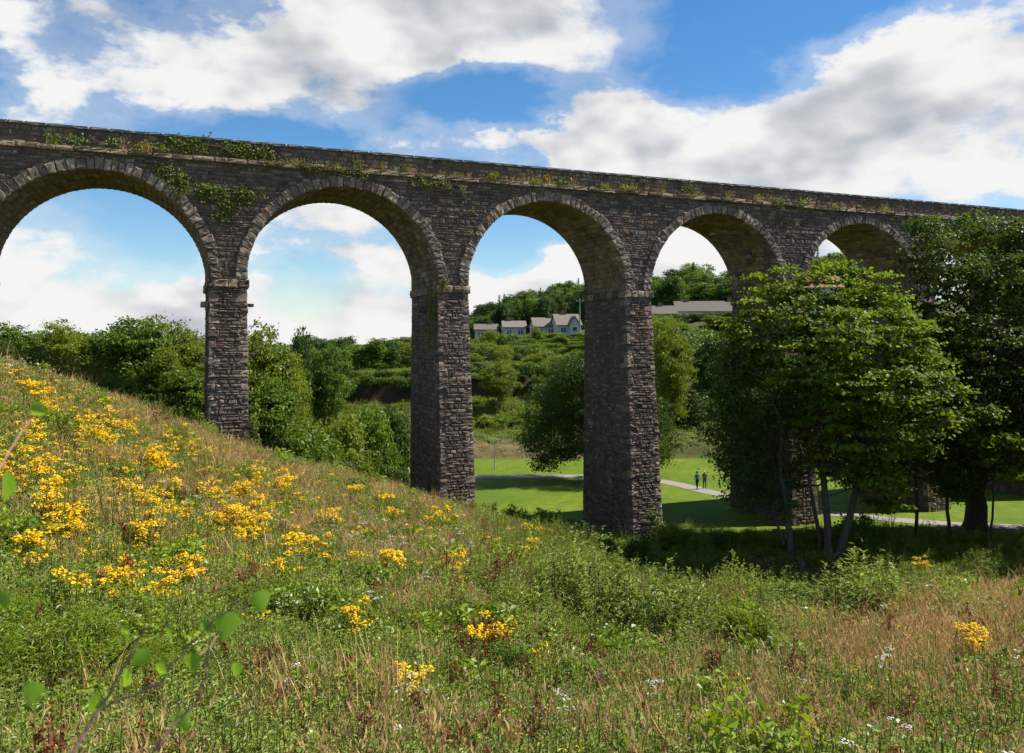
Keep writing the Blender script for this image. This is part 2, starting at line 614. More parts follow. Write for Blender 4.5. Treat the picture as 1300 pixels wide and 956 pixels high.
def build_ground():
    def axis(lo, hi, n, c, s):
        u = np.linspace(np.arcsinh((lo - c) / s), np.arcsinh((hi - c) / s), n)
        return c + s * np.sinh(u)
    xs = axis(-4000, 4000, 420, 0, 22)
    ys = np.concatenate([np.arange(-60, 2, 3.0), np.arange(2, 60, .42), np.arange(60, 112, .6), np.arange(112, 134, .35), np.arange(134, 340, 4.0), 340 + 20 * (np.exp(np.linspace(0.05, 5.6, 40)) - 1)])
    X, Y = np.meshgrid(xs, ys)
    Z = height(X.ravel(), Y.ravel()).reshape(X.shape)
    V = np.stack([X, Y, Z], -1).reshape(-1, 3)
    nx, ny = len(xs), len(ys)
    i = np.arange(ny - 1)[:, None] * nx + np.arange(nx - 1)[None]
    F = np.stack([i, i + 1, i + nx + 1, i + nx], -1).reshape(-1, 4)
    me = mesh_np('ground', V, F, ground_mat(), None, True)
    x, y = V[:, 0], V[:, 1]
    lawn = ss(61, 63, y + 1.2 * np.sin(x * .4) + .6 * np.sin(x * 1.7)) * (1 - ss(102.2, 102.8, y)) * ss(-14, -11.5, x) * (1 - ss(66, 74, x))
    earth = ss(126.1, 126.6, y) * (1 - ss(127.5, 128.2, y)) * bank_x(x)
    dry = ss(102.3, 102.9, y) * (1 - ss(106.5, 108, y)) * ss(-22, -16, x) * (1 - ss(8, 13, x)) * .8
    a = me.attributes.new('zone', 'FLOAT_COLOR', 'POINT')
    a.data.foreach_set('color', np.stack([lawn, earth, dry, np.ones_like(x)], 1).astype(np.float32).ravel())
    tag(obj('ground', me), kind='structure')


build_ground()


def strip(name, pts, width, mat, lift=0.02, label=None):
    """a flat ribbon following the ground"""
    P = np.asarray(pts, float)
    t = np.linspace(0, len(P) - 1, (len(P) - 1) * 10 + 1)
    k = np.clip(t.astype(int), 0, len(P) - 2)
    f = t - k
    Pm = np.vstack([2 * P[0] - P[1], P, 2 * P[-1] - P[-2]])
    a, b, c, d = Pm[k], Pm[k + 1], Pm[k + 2], Pm[k + 3]
    f = f[:, None]
    Q = .5 * (2 * b + (c - a) * f + (2 * a - 5 * b + 4 * c - d) * f ** 2 + (3 * b - a - 3 * c + d) * f ** 3)
    T = np.gradient(Q, axis=0)
    T /= np.linalg.norm(T, axis=1)[:, None]
    N = np.stack([-T[:, 1], T[:, 0]], 1)
    cols = []
    offs = np.linspace(-.5, .5, 5)
    for o in offs:
        p = Q + N * (o * width * (1 + .06 * np.sin(t * 7 + o * 9)))[:, None]
        cols.append(np.column_stack([p, height(p[:, 0], p[:, 1]) + lift + .015 * (1 - (2 * o) ** 2)]))
    V = np.stack(cols, 1).reshape(-1, 3)
    m = len(offs)
    i = np.arange(len(Q) - 1)[:, None] * m + np.arange(m - 1)[None]
    F = np.stack([i, i + 1, i + m + 1, i + m], -1).reshape(-1, 4)
    o = obj(name, mesh_np(name, V, F, mat, None, True))
    return tag(o, label, None, None, 'structure')


M_PATH = simple('path_tarmac', (0.26, 0.235, 0.21), 0.9, 0.2, 0.22, 3.0, 0.2)


def lawn_pt(col, row):
    d = CAMZ * FPX / (row - CY)
    return ((col - CX) / FPX * d, d)


strip('path', [(-60, 112), (-34, 104), lawn_pt(508, 595), lawn_pt(560, 602), lawn_pt(620, 605.5), lawn_pt(700, 604.5), lawn_pt(780, 605), lawn_pt(845, 612), lawn_pt(893, 623),
               lawn_pt(950, 635), lawn_pt(1020, 648), lawn_pt(1090, 655), lawn_pt(1160, 662), lawn_pt(1260, 668), lawn_pt(1400, 672), (70, 60)], 1.9, M_PATH)

m, t = new_mat('stream_water')
tc = t.node('ShaderNodeTexCoord')
t.l.new(principled(t, (0.04, 0.045, 0.035), 0.08, 0.6, bump(t, t.noise(tc.outputs['Object'], 5.0, 4, .6), .35, .05)).outputs[0], t.out.inputs[0])
sx = np.linspace(-6, 50, 60)
sy = 52.6 + 0.6 * np.sin(sx * .22)
V = np.vstack([np.column_stack([sx, sy - 2.2, np.full(60, -1.45)]), np.column_stack([sx, sy + 2.2, np.full(60, -1.45)])])
F = np.array([(i, i + 1, 61 + i, 60 + i) for i in range(59)])
tag(obj('stream', mesh_np('stream', V, F, m)), kind='structure')

# ------------------------------------------------------------------ viaduct
TH = math.atan2(0.404, 1.0)
PITCH = 14.25
ORG = at(575, 439, 0.9719 * 57.0)
ZS = CAMZ + 4.05            # springing
RAD = 6.05
PW = PITCH / 2 - RAD        # half width of a pier at the springing
DEP = 6.45                  # depth of the viaduct
ZD = CAMZ + 11.02           # underside of the string course
ZL = CAMZ + 11.30           # top of the ledge
ZP = CAMZ + 12.34           # underside of the coping
ZT = CAMZ + 12.50           # top of the coping
I0, I1 = -1, 7
DU = np.array([math.cos(TH), math.sin(TH)])
DN = np.array([-math.sin(TH), math.cos(TH)])


def vw(u, v, z):
    p = ORG[:2] + DU * u + DN * v
    return np.array([p[0], p[1], z])


viaduct = empty('viaduct', (ORG[0], ORG[1], 0), TH, 'tall dark rubble stone railway viaduct of round arches crossing the valley', 'viaduct')


def stones(S, fmap, rects, r, hmin=.02, hmax=.07, kind='rubble', inset=.14, tints=None):
    """rock-faced stones on a surface: rects (n,4) u0,u1,v0,v1; fmap(u,v,out)->(n,3)"""
    n = len(rects)
    if n == 0:
        return
    u0, u1, v0, v1 = rects.T
    w, h = u1 - u0, v1 - v0
    g = .011
    out = r.uniform(hmin, hmax, n)
    tn = stone_tint(n, r, kind) if tints is None else tints
    cu = [u0 + g, u1 - g, u1 - g, u0 + g]
    cv = [v0 + g, v0 + g, v1 - g, v1 - g]
    base = [fmap(a, b, np.full(n, -.05)) for a, b in zip(cu, cv)]
    ins = np.minimum(w, h) * inset
    sgu, sgv = (1, -1, -1, 1), (1, 1, -1, -1)
    front = []
    for k in range(4):
        front.append(fmap(cu[k] + sgu[k] * ins * r.uniform(.3, 1.5, n), cv[k] + sgv[k] * ins * r.uniform(.3, 1.5, n), out * r.uniform(.55, 1.0, n)))
    mid = fmap((u0 + u1) / 2 + w * r.uniform(-.2, .2, n), (v0 + v1) / 2 + h * r.uniform(-.2, .2, n), out * r.uniform(.9, 1.35, n))
    V = np.stack(base + front + [mid], 1).reshape(-1, 3)
    b = np.arange(n)[:, None] * 9
    Q = np.concatenate([b + np.array([[k, (k + 1) % 4, 4 + (k + 1) % 4, 4 + k]]) for k in range(4)])
    T = np.concatenate([b + np.array([[4 + k, 4 + (k + 1) % 4, 8]]) for k in range(4)])
    S.f.setdefault(4, []).append(Q + S.n)
    S.f.setdefault(3, []).append(T + S.n)
    S.t.setdefault(4, []).append(np.tile(tn, (4, 1)))
    S.t.setdefault(3, []).append(np.tile(tn, (4, 1)))
    S.v.append(V)
    S.n += len(V)


def courses(lo, hi, r, hmin=.13, hmax=.30):
    z, out = lo, []
    while z < hi - .02:
        u_ = r.random()
        h = r.uniform(hmin, hmax) if u_ < .66 else (r.uniform(hmin * .6, hmin * 1.2) if u_ < .86 else r.uniform(hmax, hmax * 1.5))
        if hi - z - h < .1:
            h = hi - z
        out.append((z, z + h))
        z += h
    return out


def split(lo, hi, r, a=.22, b=.85):
    e = [lo]
    while True:
        w = r.uniform(a, b) * (1.25 if r.random() < .15 else .8)
        if hi - e[-1] - w < a * .7:
            break
        e.append(e[-1] + w)
    e.append(hi)
    return list(zip(e[:-1], e[1:]))


def arch_c(i):
    return (i - 2 + .5) * PITCH      # arch between piers i and i+1


# ---- individual dressed stones share a handful of meshes
def block_variants(name, n, mat, kind, wedge=0.0, seed=3):
    """unit block centred on the origin: x width, y outwards = -y front, z height; rock-faced front"""
    out = []
    for q in range(n):
        r = np.random.default_rng(seed * 100 + q)
        S = Soup()
        gx = np.array([-.5, -.40, 0, .40, .5])
        gzv = np.array([-.5, -.38, 0, .38, .5])
        V = []
        for a, zz in enumerate(gzv):
            for b, xx in enumerate(gx):
                edge = (a in (0, 4)) or (b in (0, 4))
                y = -.5 + (.055 if edge else 0) + r.uniform(-.06, .06)
                sx_ = xx * (1 + wedge * zz) + (0 if edge else r.uniform(-.05, .05))
                V.append((sx_ + r.uniform(-.045, .03) * np.sign(xx), y, zz + r.uniform(-.05, .03) * np.sign(zz)))
        F = [(a * 5 + b, a * 5 + b + 1, (a + 1) * 5 + b + 1, (a + 1) * 5 + b) for a in range(4) for b in range(4)]
        V2 = [(xx * (1 + wedge * zz), .5, zz) for xx, zz in ((-.5, -.5), (.5, -.5), (.5, .5), (-.5, .5))]
        rim = [0, 1, 2, 3, 4, 9, 14, 19, 24, 23, 22, 21, 20, 15, 10, 5]
        cor = {0: 25, 4: 26, 24: 27, 20: 28}
        F3, F4 = [], list(F)
        cur = 25
        for k in range(16):
            a, b = rim[k], rim[(k + 1) % 16]
            if b in cor:
                F4.append((b, a, cur, cor[b])) if cor[b] != cur else None
                cur2 = cor[b]
                cur = cur2
            else:
                F3.append((b, a, cur))
        tn = stone_tint(1, r, kind)[0]
        S.v.append(np.array(V + V2))
        S.n = 29
        S.f = {3: [np.array(F3)], 4: [np.array(F4)]}
        S.t = {3: [np.tile(tn, (len(F3), 1))], 4: [np.tile(tn, (len(F4), 1))]}
        out.append(S.mesh(name, mat))
    return out


VOUS = block_variants('voussoir', 12, M_DRESS, 'dress', .10, 4)
QUOIN = block_variants('quoin', 7, M_DRESS, 'rubble', 0, 5) + block_variants('quoin', 4, M_DRESS, 'dress', 0, 15)
LEDGE = block_variants('ledge_stone', 6, M_DRESS, 'pale', 0, 6)
M_COPE = simple('coping_sky_tint', (0.17, 0.19, 0.205), .7, .35, .3, 2.5, .3)  # coping stone with the sky's blue reflection put into its base colour
COPE = block_variants('coping_stone', 5, M_COPE, 'pale', 0, 7)


def block(name, variants, parent, loc, scale, rot=(0, 0, 0), r=rng):
    o = obj(name, variants[r.integers(len(variants))], parent)
    o.location = loc
    o.scale = scale
    o.rotation_euler = rot
    return o


def build_viaduct():
    r = np.random.default_rng(21)
    umin, umax = (I0 - 2) * PITCH - 16, (I1 - 2) * PITCH + 16
    # core masonry (mortar coloured), arches cut out
    K = 36
    core = Soup()
    for i in range(I0, I1):
        c = arch_c(i)
        a = np.linspace(0, np.pi, K + 1)
        iu, iz = c - (RAD + .04) * np.cos(a), ZS + (RAD + .04) * np.sin(a)
        for v in (0.0, DEP):
            V = np.vstack([np.column_stack([iu, np.full(K + 1, v), iz]), np.column_stack([iu, np.full(K + 1, v), np.full(K + 1, ZD)])])
            F = np.array([(k, k + 1, K + 2 + k, K + 1 + k) for k in range(K)])
            core.add(V, F)
    for i in range(I0, I1 + 1):
        u = (i - 2) * PITCH
        for v in (0.0, DEP):
            core.add([(u - PW - .05, v, ZS), (u + PW + .05, v, ZS), (u + PW + .05, v, ZD), (u - PW - .05, v, ZD)], np.array([(0, 1, 2, 3)]))
    core.box((umin, 0, -2), ((I0 - 2) * PITCH - PW, DEP, ZD))
    core.box(((I1 - 2) * PITCH + PW, 0, -2), (umax, DEP, ZD))
    core.box((umin, .05, ZD), (umax, DEP - .05, ZL - .05))
    sp = obj('spandrel_wall', core.mesh('spandrel_wall', M_MORTAR), viaduct)
    # front rubble of the spandrels, walls of the abutments
    S = Soup()
    fm = lambda u, v, o: np.stack([u, -o, v], 1)
    rects = []
    for z0, z1 in courses(ZS, ZD, r):
        zm = (z0 + z1) / 2 - ZS
        blk = []
        for i in range(I0, I1):
            hw = (RAD + .38) ** 2 - zm ** 2
            if hw > 0:
                blk.append((arch_c(i) - math.sqrt(hw), arch_c(i) + math.sqrt(hw)))
        e = umin
        for b0, b1 in blk + [(umax, umax)]:
            if b0 - e > .12:
                rects += [(a, b, z0 + r.uniform(-.012, .012), z1 + r.uniform(-.012, .012)) for a, b in split(e, b0, r)]
            e = b1
    for z0, z1 in courses(2, ZS, r):
        for lo, hi in ((umin, (I0 - 2) * PITCH - PW), ((I1 - 2) * PITCH + PW, umax)):
            rects += [(a, b, z0, z1) for a, b in split(lo, hi, r)]
    stones(S, fm, np.array(rects), r, .015, .065)
    fmb = lambda u, v, o: np.stack([u, DEP + o, v], 1)
    ob = obj('rubble', S.mesh('rubble', M_RUBBLE), sp)
    tag(ob, kind='stuff')
    # arches: soffit stones and the ring of voussoirs
    for i in range(I0, I1):
        c = arch_c(i)
        rr = np.random.default_rng(60 + i)
        S = Soup()
        n = 52
        ang = np.linspace(0, np.pi, n + 1)
        rects = []
        for k in range(n):
            rects += [(a, b, ang[k], ang[k + 1]) for a, b in split(.12, DEP - .02, rr, .5, 1.3)]
        fs = lambda u, v, o: np.stack([c - (RAD - o * .6) * np.cos(v), u, ZS + (RAD - o * .6) * np.sin(v)], 1)
        rc = np.array(rects)
        V0 = S.n
        # angle steps are small numbers: scale the joint width by working in arc length
        fs2 = lambda u, v, o: fs(u, v / RAD, o)
        rc[:, 2:] *= RAD
        stones(S, fs2, rc, rr, .005, .03)
        a2 = np.linspace(0, np.pi, 41)
        cu, czz = c - (RAD + .03) * np.cos(a2), ZS + (RAD + .03) * np.sin(a2)
        V = np.vstack([np.column_stack([cu, np.full(41, .02), czz]), np.column_stack([cu, np.full(41, DEP), czz])])
        S.add(V, np.array([(k, k + 1, 42 + k, 41 + k) for k in range(40)]), np.tile((.05, .045, .04), (40, 1)))
        ar = obj('arch', S.mesh('arch', M_SOFFIT), viaduct)
        shown = i <= 5
        nv = 45
        edges = np.cumsum(rr.uniform(.75, 1.3, nv))
        edges = np.concatenate([[0], edges / edges[-1]]) * np.pi
        J = Soup()
        for k in range(nv):
            am = (edges[k] + edges[k + 1]) / 2
            wd = (edges[k + 1] - edges[k]) * (RAD + .33) - .03
            dp = .62 + rr.uniform(-.04, .13)
            rc_ = RAD + dp / 2 + rr.uniform(-.015, .012)
            loc = (c - rc_ * math.cos(am), .19 - rr.uniform(0, .06), ZS + rc_ * math.sin(am))
            if shown:
                block('voussoir', VOUS, ar, loc, (wd, .58, dp), (rr.uniform(-.03, .03), am - np.pi / 2, rr.uniform(-.03, .03)), rr)
            else:
                M = Matrix.Translation(loc) @ Matrix.Rotation(am - np.pi / 2, 4, 'Y') @ Matrix.Diagonal((wd, .58, dp, 1))
                J.box((-.5, -.5, -.5), (.5, .5, .5), stone_tint(1, rr, 'dress')[0], M)
        if not shown:
            tag(obj('voussoir_ring', J.mesh('voussoir_ring', M_DRESS), ar), kind='stuff')
    # piers
    for i in range(I0, I1 + 1):
        u = (i - 2) * PITCH
        rr = np.random.default_rng(90 + i)
        g = min(gz(*vw(u, -1, 0)[:2]), gz(*vw(u, 4, 0)[:2]), gz(*vw(u, DEP, 0)[:2])) - .8
        top = ZS - .55
        H = lambda z: np.clip(ZS - z, 0, None)
        hw = lambda z: PW + H(z) * .009
        fv = lambda z: -H(z) * .080
        bv = lambda z: DEP + H(z) * .004
        S = Soup()
        C8 = [(s * hw(z) * .995, (fv(z) + .03) if f else bv(z) - .03, z) for z in (g, top) for s, f in ((-1, 1), (1, 1), (1, 0), (-1, 0))]
        C8 = np.array(C8) + np.array([u, 0, 0])
        S.add(C8, np.array([(0, 1, 5, 4), (1, 2, 6, 5), (2, 3, 7, 6), (3, 0, 4, 7), (4, 5, 6, 7)]), np.tile((.055, .05, .046), (5, 1)))
        pier = obj('pier', S.mesh('pier', M_MORTAR), viaduct)
        S = Soup()
        shown = i in (1, 2, 3)
        # quoin heights shared by both corners of the front
        qz = []
        for side in (-1, 1):
            z = g
            k = 0
            while z < top - .05:
                h = min(rr.uniform(.16, .42) if rr.random() < .7 else rr.uniform(.4, .6), top - z)
                if top - z - h < .15:
                    h = top - z
                wl = rr.uniform(.34, .5) if k % 2 else rr.uniform(.5, .8)
                qz.append((side, z, z + h, wl * .9, k))
                z += h
                k += 1
        if shown or i in (0, 4, 5):
            for side, z0, z1, wl, k in qz:
                if z1 < g + .5:
                    continue
                zm = (z0 + z1) / 2
                dv = .9 if k % 2 else .5
                pr = rr.uniform(-.03, .035) + (.06 if rr.random() < .10 else 0)
                ue = u + side * (hw(zm) + pr)
                loc = (ue - side * wl / 2, float(fv(zm)) - pr + dv / 2, zm)
                rot = (-.080, 0, 0)
                if shown:
                    block('quoin', QUOIN, pier, loc, (wl, dv, (z1 - z0) * .96), rot, rr)
                else:
                    M = Matrix.Translation(loc) @ Matrix.Diagonal((wl, dv, (z1 - z0) * .96, 1))
                    S.box((-.5, -.5, -.5), (.5, .5, .5), stone_tint(1, rr, 'dress')[0], M)

        def qw(side, z):
            for s, z0, z1, wl, k in qz:
                if s == side and z0 <= z < z1:
                    return wl
            return .5
        rc, rl, rrt, rbk = [], [], [], []
        for z0, z1 in courses(g, top, rr, .12, .26):
            zm = (z0 + z1) / 2
            h_ = hw(zm)
            a = -h_ + qw(-1, zm) - .06
            b = h_ - qw(1, zm) + .06
            rc += [(p, q_, z0, z1) for p, q_ in split(a, b, rr, .2, .75)]
            lo, hi = fv(zm) + .02, bv(zm)
            rl += [(p, q_, z0, z1) for p, q_ in split(lo + .4, hi, rr, .22, .8)]
            rrt += [(p, q_, z0, z1) for p, q_ in split(lo + .4, hi, rr, .22, .8)]
        stones(S, lambda a, z, o: np.stack([u + a, fv(z) - o, z], 1), np.array(rc), rr, .01, .085, inset=.18)
        stones(S, lambda a, z, o: np.stack([u - hw(z) - o, a, z], 1), np.array(rl), rr, .008, .045)
        stones(S, lambda a, z, o: np.stack([u + hw(z) + o, a, z], 1), np.array(rrt), rr, .008, .045)
        tag(obj('rubble', S.mesh('rubble', M_RUBBLE), pier), kind='stuff')
        # impost course round the head of the pier
        zc, hc = ZS - .28, .52
        e = -PW - .14
        for k, w in enumerate(rr.dirichlet([9] * 4) * (2 * PW + .28)):
            block('cornice_stone', LEDGE if rr.random() < .35 else QUOIN, pier, (u + e + w / 2, .3, zc), (w - .015, .95, hc), (0, 0, 0), rr)
            e += w
        for side in (-1, 1):
            e = .78
            while e < DEP:
                w = min(rr.uniform(.8, 1.3), DEP + .1 - e)
                block('cornice_stone', QUOIN, pier, (u + side * (PW - .18), e + w / 2, zc), (w - .015, .66, hc), (0, 0, side * np.pi / 2), rr)
                e += w
        # corbels left from the centring
        if i in (0, 1, 2):
            for side in (-1, 1):
                for zz, vv in ((ZS - 1.55, .75), (ZS - 4.9, .55)) if i == 1 else ((ZS - 1.5, 3.2),):
                    if i == 1 and side == 1 and zz < ZS - 3:
                        zz += .3
                    block('corbel', QUOIN, pier, (u + side * (PW + .25), vv, zz), (.62, .42, .34 if side < 0 else .2), (0, 0, side * np.pi / 2), rr)
    # string course, parapet, coping
    cd = Soup()
    cd.box((umin, .06, ZL - .1), (umax, .52, ZP))
    cd.box((umin, DEP - .52, ZL - .1), (umax, DEP - .06, ZP))
    pa = obj('parapet', cd.mesh('parapet', M_MORTAR), viaduct)
    S = Soup()
    rects = []
    for z0, z1 in courses(ZL, ZP, r, .14, .30):
        rects += [(a, b, z0, z1) for a, b in split(umin, umax, r, .2, .8)]
    tn = stone_tint(len(rects), r) * np.array([1.12, 1.02, .9])
    stones(S, lambda a, z, o: np.stack([a, .07 - o, z], 1), np.array(rects), r, .015, .06, tints=tn)
    tag(obj('rubble', S.mesh('rubble', M_RUBBLE), pa), kind='stuff')
    u = umin
    while u < umax:
        w = r.uniform(.8, 1.25)
        block('coping_stone', COPE, pa, (u + w / 2, .27, (ZP + ZT) / 2), (w - .012, .70, ZT - ZP), (r.uniform(-.008, .008), r.uniform(-.006, .006), 0), r)
        u += w
    u = umin
    st = obj('string_course', Soup_box('string_course', (umin, -.10, ZD + .02), (umax, .3, ZL - .06), M_MORTAR), viaduct)
    while u < umax:
        w = r.uniform(.7, 1.35)
        block('ledge_stone', LEDGE if r.random() < .55 else QUOIN, st, (u + w / 2, .10 + r.uniform(-.03, .03), (ZD + ZL) / 2 + r.uniform(-.015, .015)), (w - .02, .66, ZL - ZD), (r.uniform(-.02, .02), r.uniform(-.012, .012), r.uniform(-.01, .01)), r)
        u += w
    bk = Soup()
    bk.box((umin, DEP - .6, ZP + .002), (umax, DEP + .05, ZT), (.13, .12, .11))
    obj('rear_coping', bk.mesh('rear_coping', M_DRESS), pa)


def Soup_box(name, lo, hi, mat):
    s = Soup()
    s.box(lo, hi, np.array((.08, .07, .065)))
    return s.mesh(name, mat)


build_viaduct()
#==VEG==
# ------------------------------------------------------------------ vegetation: materials and builders
L_BROAD = leaf_mat('leaf_broad', (0.050, 0.103, 0.012), (0.198, 0.307, 0.028), .38, objvar=.16)
L_DARK = leaf_mat('leaf_dark', (0.029, 0.068, 0.012), (0.105, 0.179, 0.023), .28, objvar=.14)
L_LIGHT = leaf_mat('leaf_light', (0.090, 0.141, 0.015), (0.268, 0.343, 0.032), .42, objvar=.14)
L_CONIF = leaf_mat('leaf_conifer', (0.013, 0.034, 0.016), (0.039, 0.078, 0.029), .12)
L_GORSE = leaf_mat('leaf_gorse', (0.059, 0.098, 0.016), (0.175, 0.225, 0.035), .2, objvar=.1)
L_SYC = leaf_mat('leaf_sycamore', (0.063, 0.116, 0.011), (0.247, 0.348, 0.033), .52, rough=.5, spec=.35)
L_BIG = leaf_mat('leaf_big_tree', (0.027, 0.061, 0.008), (0.126, 0.182, 0.019), .4, rough=.5, spec=.3)
L_ALDER = leaf_mat('leaf_alder', (0.030, 0.066, 0.013), (0.108, 0.174, 0.026), .34, rough=.5, spec=.3)
L_IVY = leaf_mat('leaf_ivy', (0.048, 0.079, 0.008), (0.180, 0.215, 0.022), .35, rough=.55, spec=.25)
L_BIRCH = leaf_mat('leaf_birch', (0.180, 0.341, 0.034), (0.330, 0.551, 0.061), .6, rough=.4, spec=.4)
G_DRY = leaf_mat('grass_dry', (0.320, 0.196, 0.070), (0.687, 0.481, 0.204), .35, .7, .15, (1.1, 1.0, .8), .2)
G_GREEN = leaf_mat('grass_green', (0.130, 0.184, 0.017), (0.347, 0.394, 0.046), .4, .5, .3, (1.2, 1.1, .5), .25)
G_HERB = leaf_mat('herb_grey_green', (0.118, 0.170, 0.030), (0.376, 0.441, 0.090), .35, .5, .3, (1.15, 1.1, .6), .2)
G_LEAFY = leaf_mat('herb_green', (0.098, 0.165, 0.012), (0.301, 0.398, 0.029), .4, .4, .4, (1.2, 1.1, .5), .25)
G_RUST = leaf_mat('dock_rust', (0.130, 0.045, 0.018), (0.290, 0.120, 0.050), .3, .7, .15, (1.1, .9, .7), .15)
G_PINK = leaf_mat('dry_seed', (0.358, 0.223, 0.108), (0.670, 0.477, 0.238), .35, .8, .1, (1.05, 1.0, .9), .15)
F_YEL = leaf_mat('petal_yellow', (0.747, 0.421, 0.007), (0.908, 0.632, 0.011), .25, .6, .2, (1.05, .95, .6))
F_WHITE = leaf_mat('petal_white', (0.55, 0.52, 0.45), (0.80, 0.80, 0.74), .25, .6, .2, (1, 1, 1))
F_PURP = leaf_mat('petal_purple', (0.28, 0.09, 0.28), (0.50, 0.22, 0.46), .25, .6, .2, (1, 1, 1))
BARK = simple('bark', (0.075, 0.058, 0.042), .95, .15, .5, 9, .7)
BARK_MID = simple('bark_mid', (0.105, 0.092, 0.075), .95, .15, .7, 6, 1.0)
BARK_PALE = simple('bark_pale', (0.20, 0.18, 0.155), .9, .2, .45, 8, .6)
TWIG = simple('twig_brown', (0.13, 0.085, 0.06), .9, .15, .4, 8, .3)
TWIG_RED = simple('twig_reddish', (0.26, 0.16, 0.11), .7, .3, .3, 30, .2)


def leaf_arrays(P, N, size, r, asp=.62, fold=.22, tint=None, axis=None):
    n = len(P)
    N = N / (np.linalg.norm(N, axis=1)[:, None] + 1e-9)
    A = r.normal(size=(n, 3)) if axis is None else axis
    T = A - N * (A * N).sum(1)[:, None]
    T /= np.linalg.norm(T, axis=1)[:, None] + 1e-9
    B = np.cross(N, T)
    s = size[:, None]
    base = P - T * s * .5
    tip = P + T * s * .5 - N * s * .12
    lf = P + B * s * asp * .5 - T * s * .05 + N * s * fold * .5
    rt = P - B * s * asp * .5 - T * s * .05 + N * s * fold * .5
    V = np.stack([base, rt, tip, lf], 1).reshape(-1, 3)
    i = np.arange(n)[:, None] * 4
    F = np.concatenate([i + np.array([[0, 1, 2]]), i + np.array([[0, 2, 3]])], 1).reshape(-1, 3)
    tt = np.repeat(r.random(n) if tint is None else tint, 2)
    return V, F, tt


def leaf_cloud(S, blobs, n_clump, per, crad, size, r, flat=.55, up=.55, shell=2.2, asp=.62, inner=.12, bottom=None):
    """leaf clumps spread through ellipsoids (cx,cy,cz,rx,ry,rz)"""
    bl = np.asarray(blobs, float)
    wgt = (bl[:, 3] * bl[:, 4] * bl[:, 5]) ** (2 / 3)
    k = r.choice(len(bl), n_clump, p=wgt / wgt.sum())
    d = r.normal(size=(n_clump, 3))
    d /= np.linalg.norm(d, axis=1)[:, None]
    rad = r.random(n_clump) ** (1 / (shell + 1.0))
    rad = np.where(r.random(n_clump) < inner, r.random(n_clump) * .8, .55 + .5 * rad - .05)
    C = bl[k, :3] + d * rad[:, None] * bl[k, 3:]
    ctint = r.random(n_clump)
    m = np.maximum(3, (per * r.uniform(.5, 1.5, n_clump)).astype(int))
    idx = np.repeat(np.arange(n_clump), m)
    n = len(idx)
    off = r.normal(size=(n, 3)) * np.array([1, 1, flat]) * crad * r.uniform(.6, 1.3, n_clump)[idx][:, None]
    P = C[idx] + off
    N = d[idx] * .45 + np.array([0, 0, up]) + r.normal(size=(n, 3)) * .55
    sz = size * r.uniform(.45, 1.45, n)
    tint = np.clip(.55 * ctint[idx] + .45 * r.random(n), 0, 1)
    if bottom is not None:
        ok = P[:, 2] > bottom
        P, N, sz, tint = P[ok], N[ok], sz[ok], tint[ok]
    V, F, tt = leaf_arrays(P, N, sz, r, asp, tint=tint)
    S.add(V, F, tt)
    return C


def wiggle(a, b, n, amp, r):
    t = np.linspace(0, 1, n)[:, None]
    P = a * (1 - t) + b * t
    o = r.normal(size=(n, 3)) * amp * np.sin(t * np.pi)
    return P + o


def limbs(S, trunk, trad, targets, r, thin=.35, tmin=.35, tip=.015):
    """branches from points along the trunk polyline to targets"""
    trunk = np.asarray(trunk, float)
    L = np.linspace(0, 1, len(trunk))
    for q in targets:
        k = tmin + (1 - tmin) * r.random()
        # branch off below the target
        zs = trunk[:, 2]
        kz = np.interp(min(q[2] - .3 * abs(np.linalg.norm(q[:2] - trunk[-1][:2])), zs[-1]), zs, L)
        k = np.clip(kz * r.uniform(.75, 1.0), tmin, 1)
        a = np.array([np.interp(k, L, trunk[:, j]) for j in range(3)])
        ra = np.interp(k, L, trad) * thin * r.uniform(.6, 1.1)
        mid = (a + q) / 2 + np.array([0, 0, -.06 * np.linalg.norm(q - a)])
        P = np.vstack([wiggle(a, mid, 4, .06 * np.linalg.norm(mid - a), r)[:-1], wiggle(mid, q, 4, .06 * np.linalg.norm(q - mid), r)])
        S.tube(P, np.linspace(ra, tip, len(P)), 5, 0.5, cap=False)


def big_tree(name, base, trunks, blobs, n_clump, per, crad, size, lm, bark, label, group=None, seed=1, twigs=40, cat='tree', **kw):
    """unique tree: trunks = list of (polyline world, radii); blobs in world space"""
    r = np.random.default_rng(seed)
    base = np.asarray(base, float)
    root = empty(name, base, 0, label, cat, group)
    S = Soup()
    C = leaf_cloud(S, [tuple(np.array(b[:3]) - base) + tuple(b[3:]) for b in blobs], n_clump, per, crad, size, r, **kw)
    cr = obj('crown', S.mesh('crown', lm), root)
    bc = np.array([np.array(b[:3]) - base for b in blobs])
    for ti, (P, rad) in enumerate(trunks):
        P = np.asarray(P, float) - base
        W = Soup()
        t = np.linspace(0, 1, len(P))
        tt = np.linspace(0, 1, 14)
        Q = np.column_stack([np.interp(tt, t, P[:, j]) for j in range(3)]) + r.normal(size=(14, 3)) * np.array([1, 1, .2]) * np.interp(tt, t, rad)[:, None] * .18
        rr = np.interp(tt, t, rad)
        rr[0] *= 1.35
        W.tube(Q, rr, 9, 0.5)
        mine = [q for k, q in enumerate(bc) if k % len(trunks) == ti]
        limbs(W, Q, rr, mine, r, .5, .4, .03)
        near = C[np.argsort(np.linalg.norm(C - Q[10], axis=1) * r.uniform(.6, 1.4, len(C)))[:twigs]]
        limbs(W, Q, rr, near, r, .22, .4, .012)
        obj('trunk', W.mesh('trunk', bark, True), root)
    return root


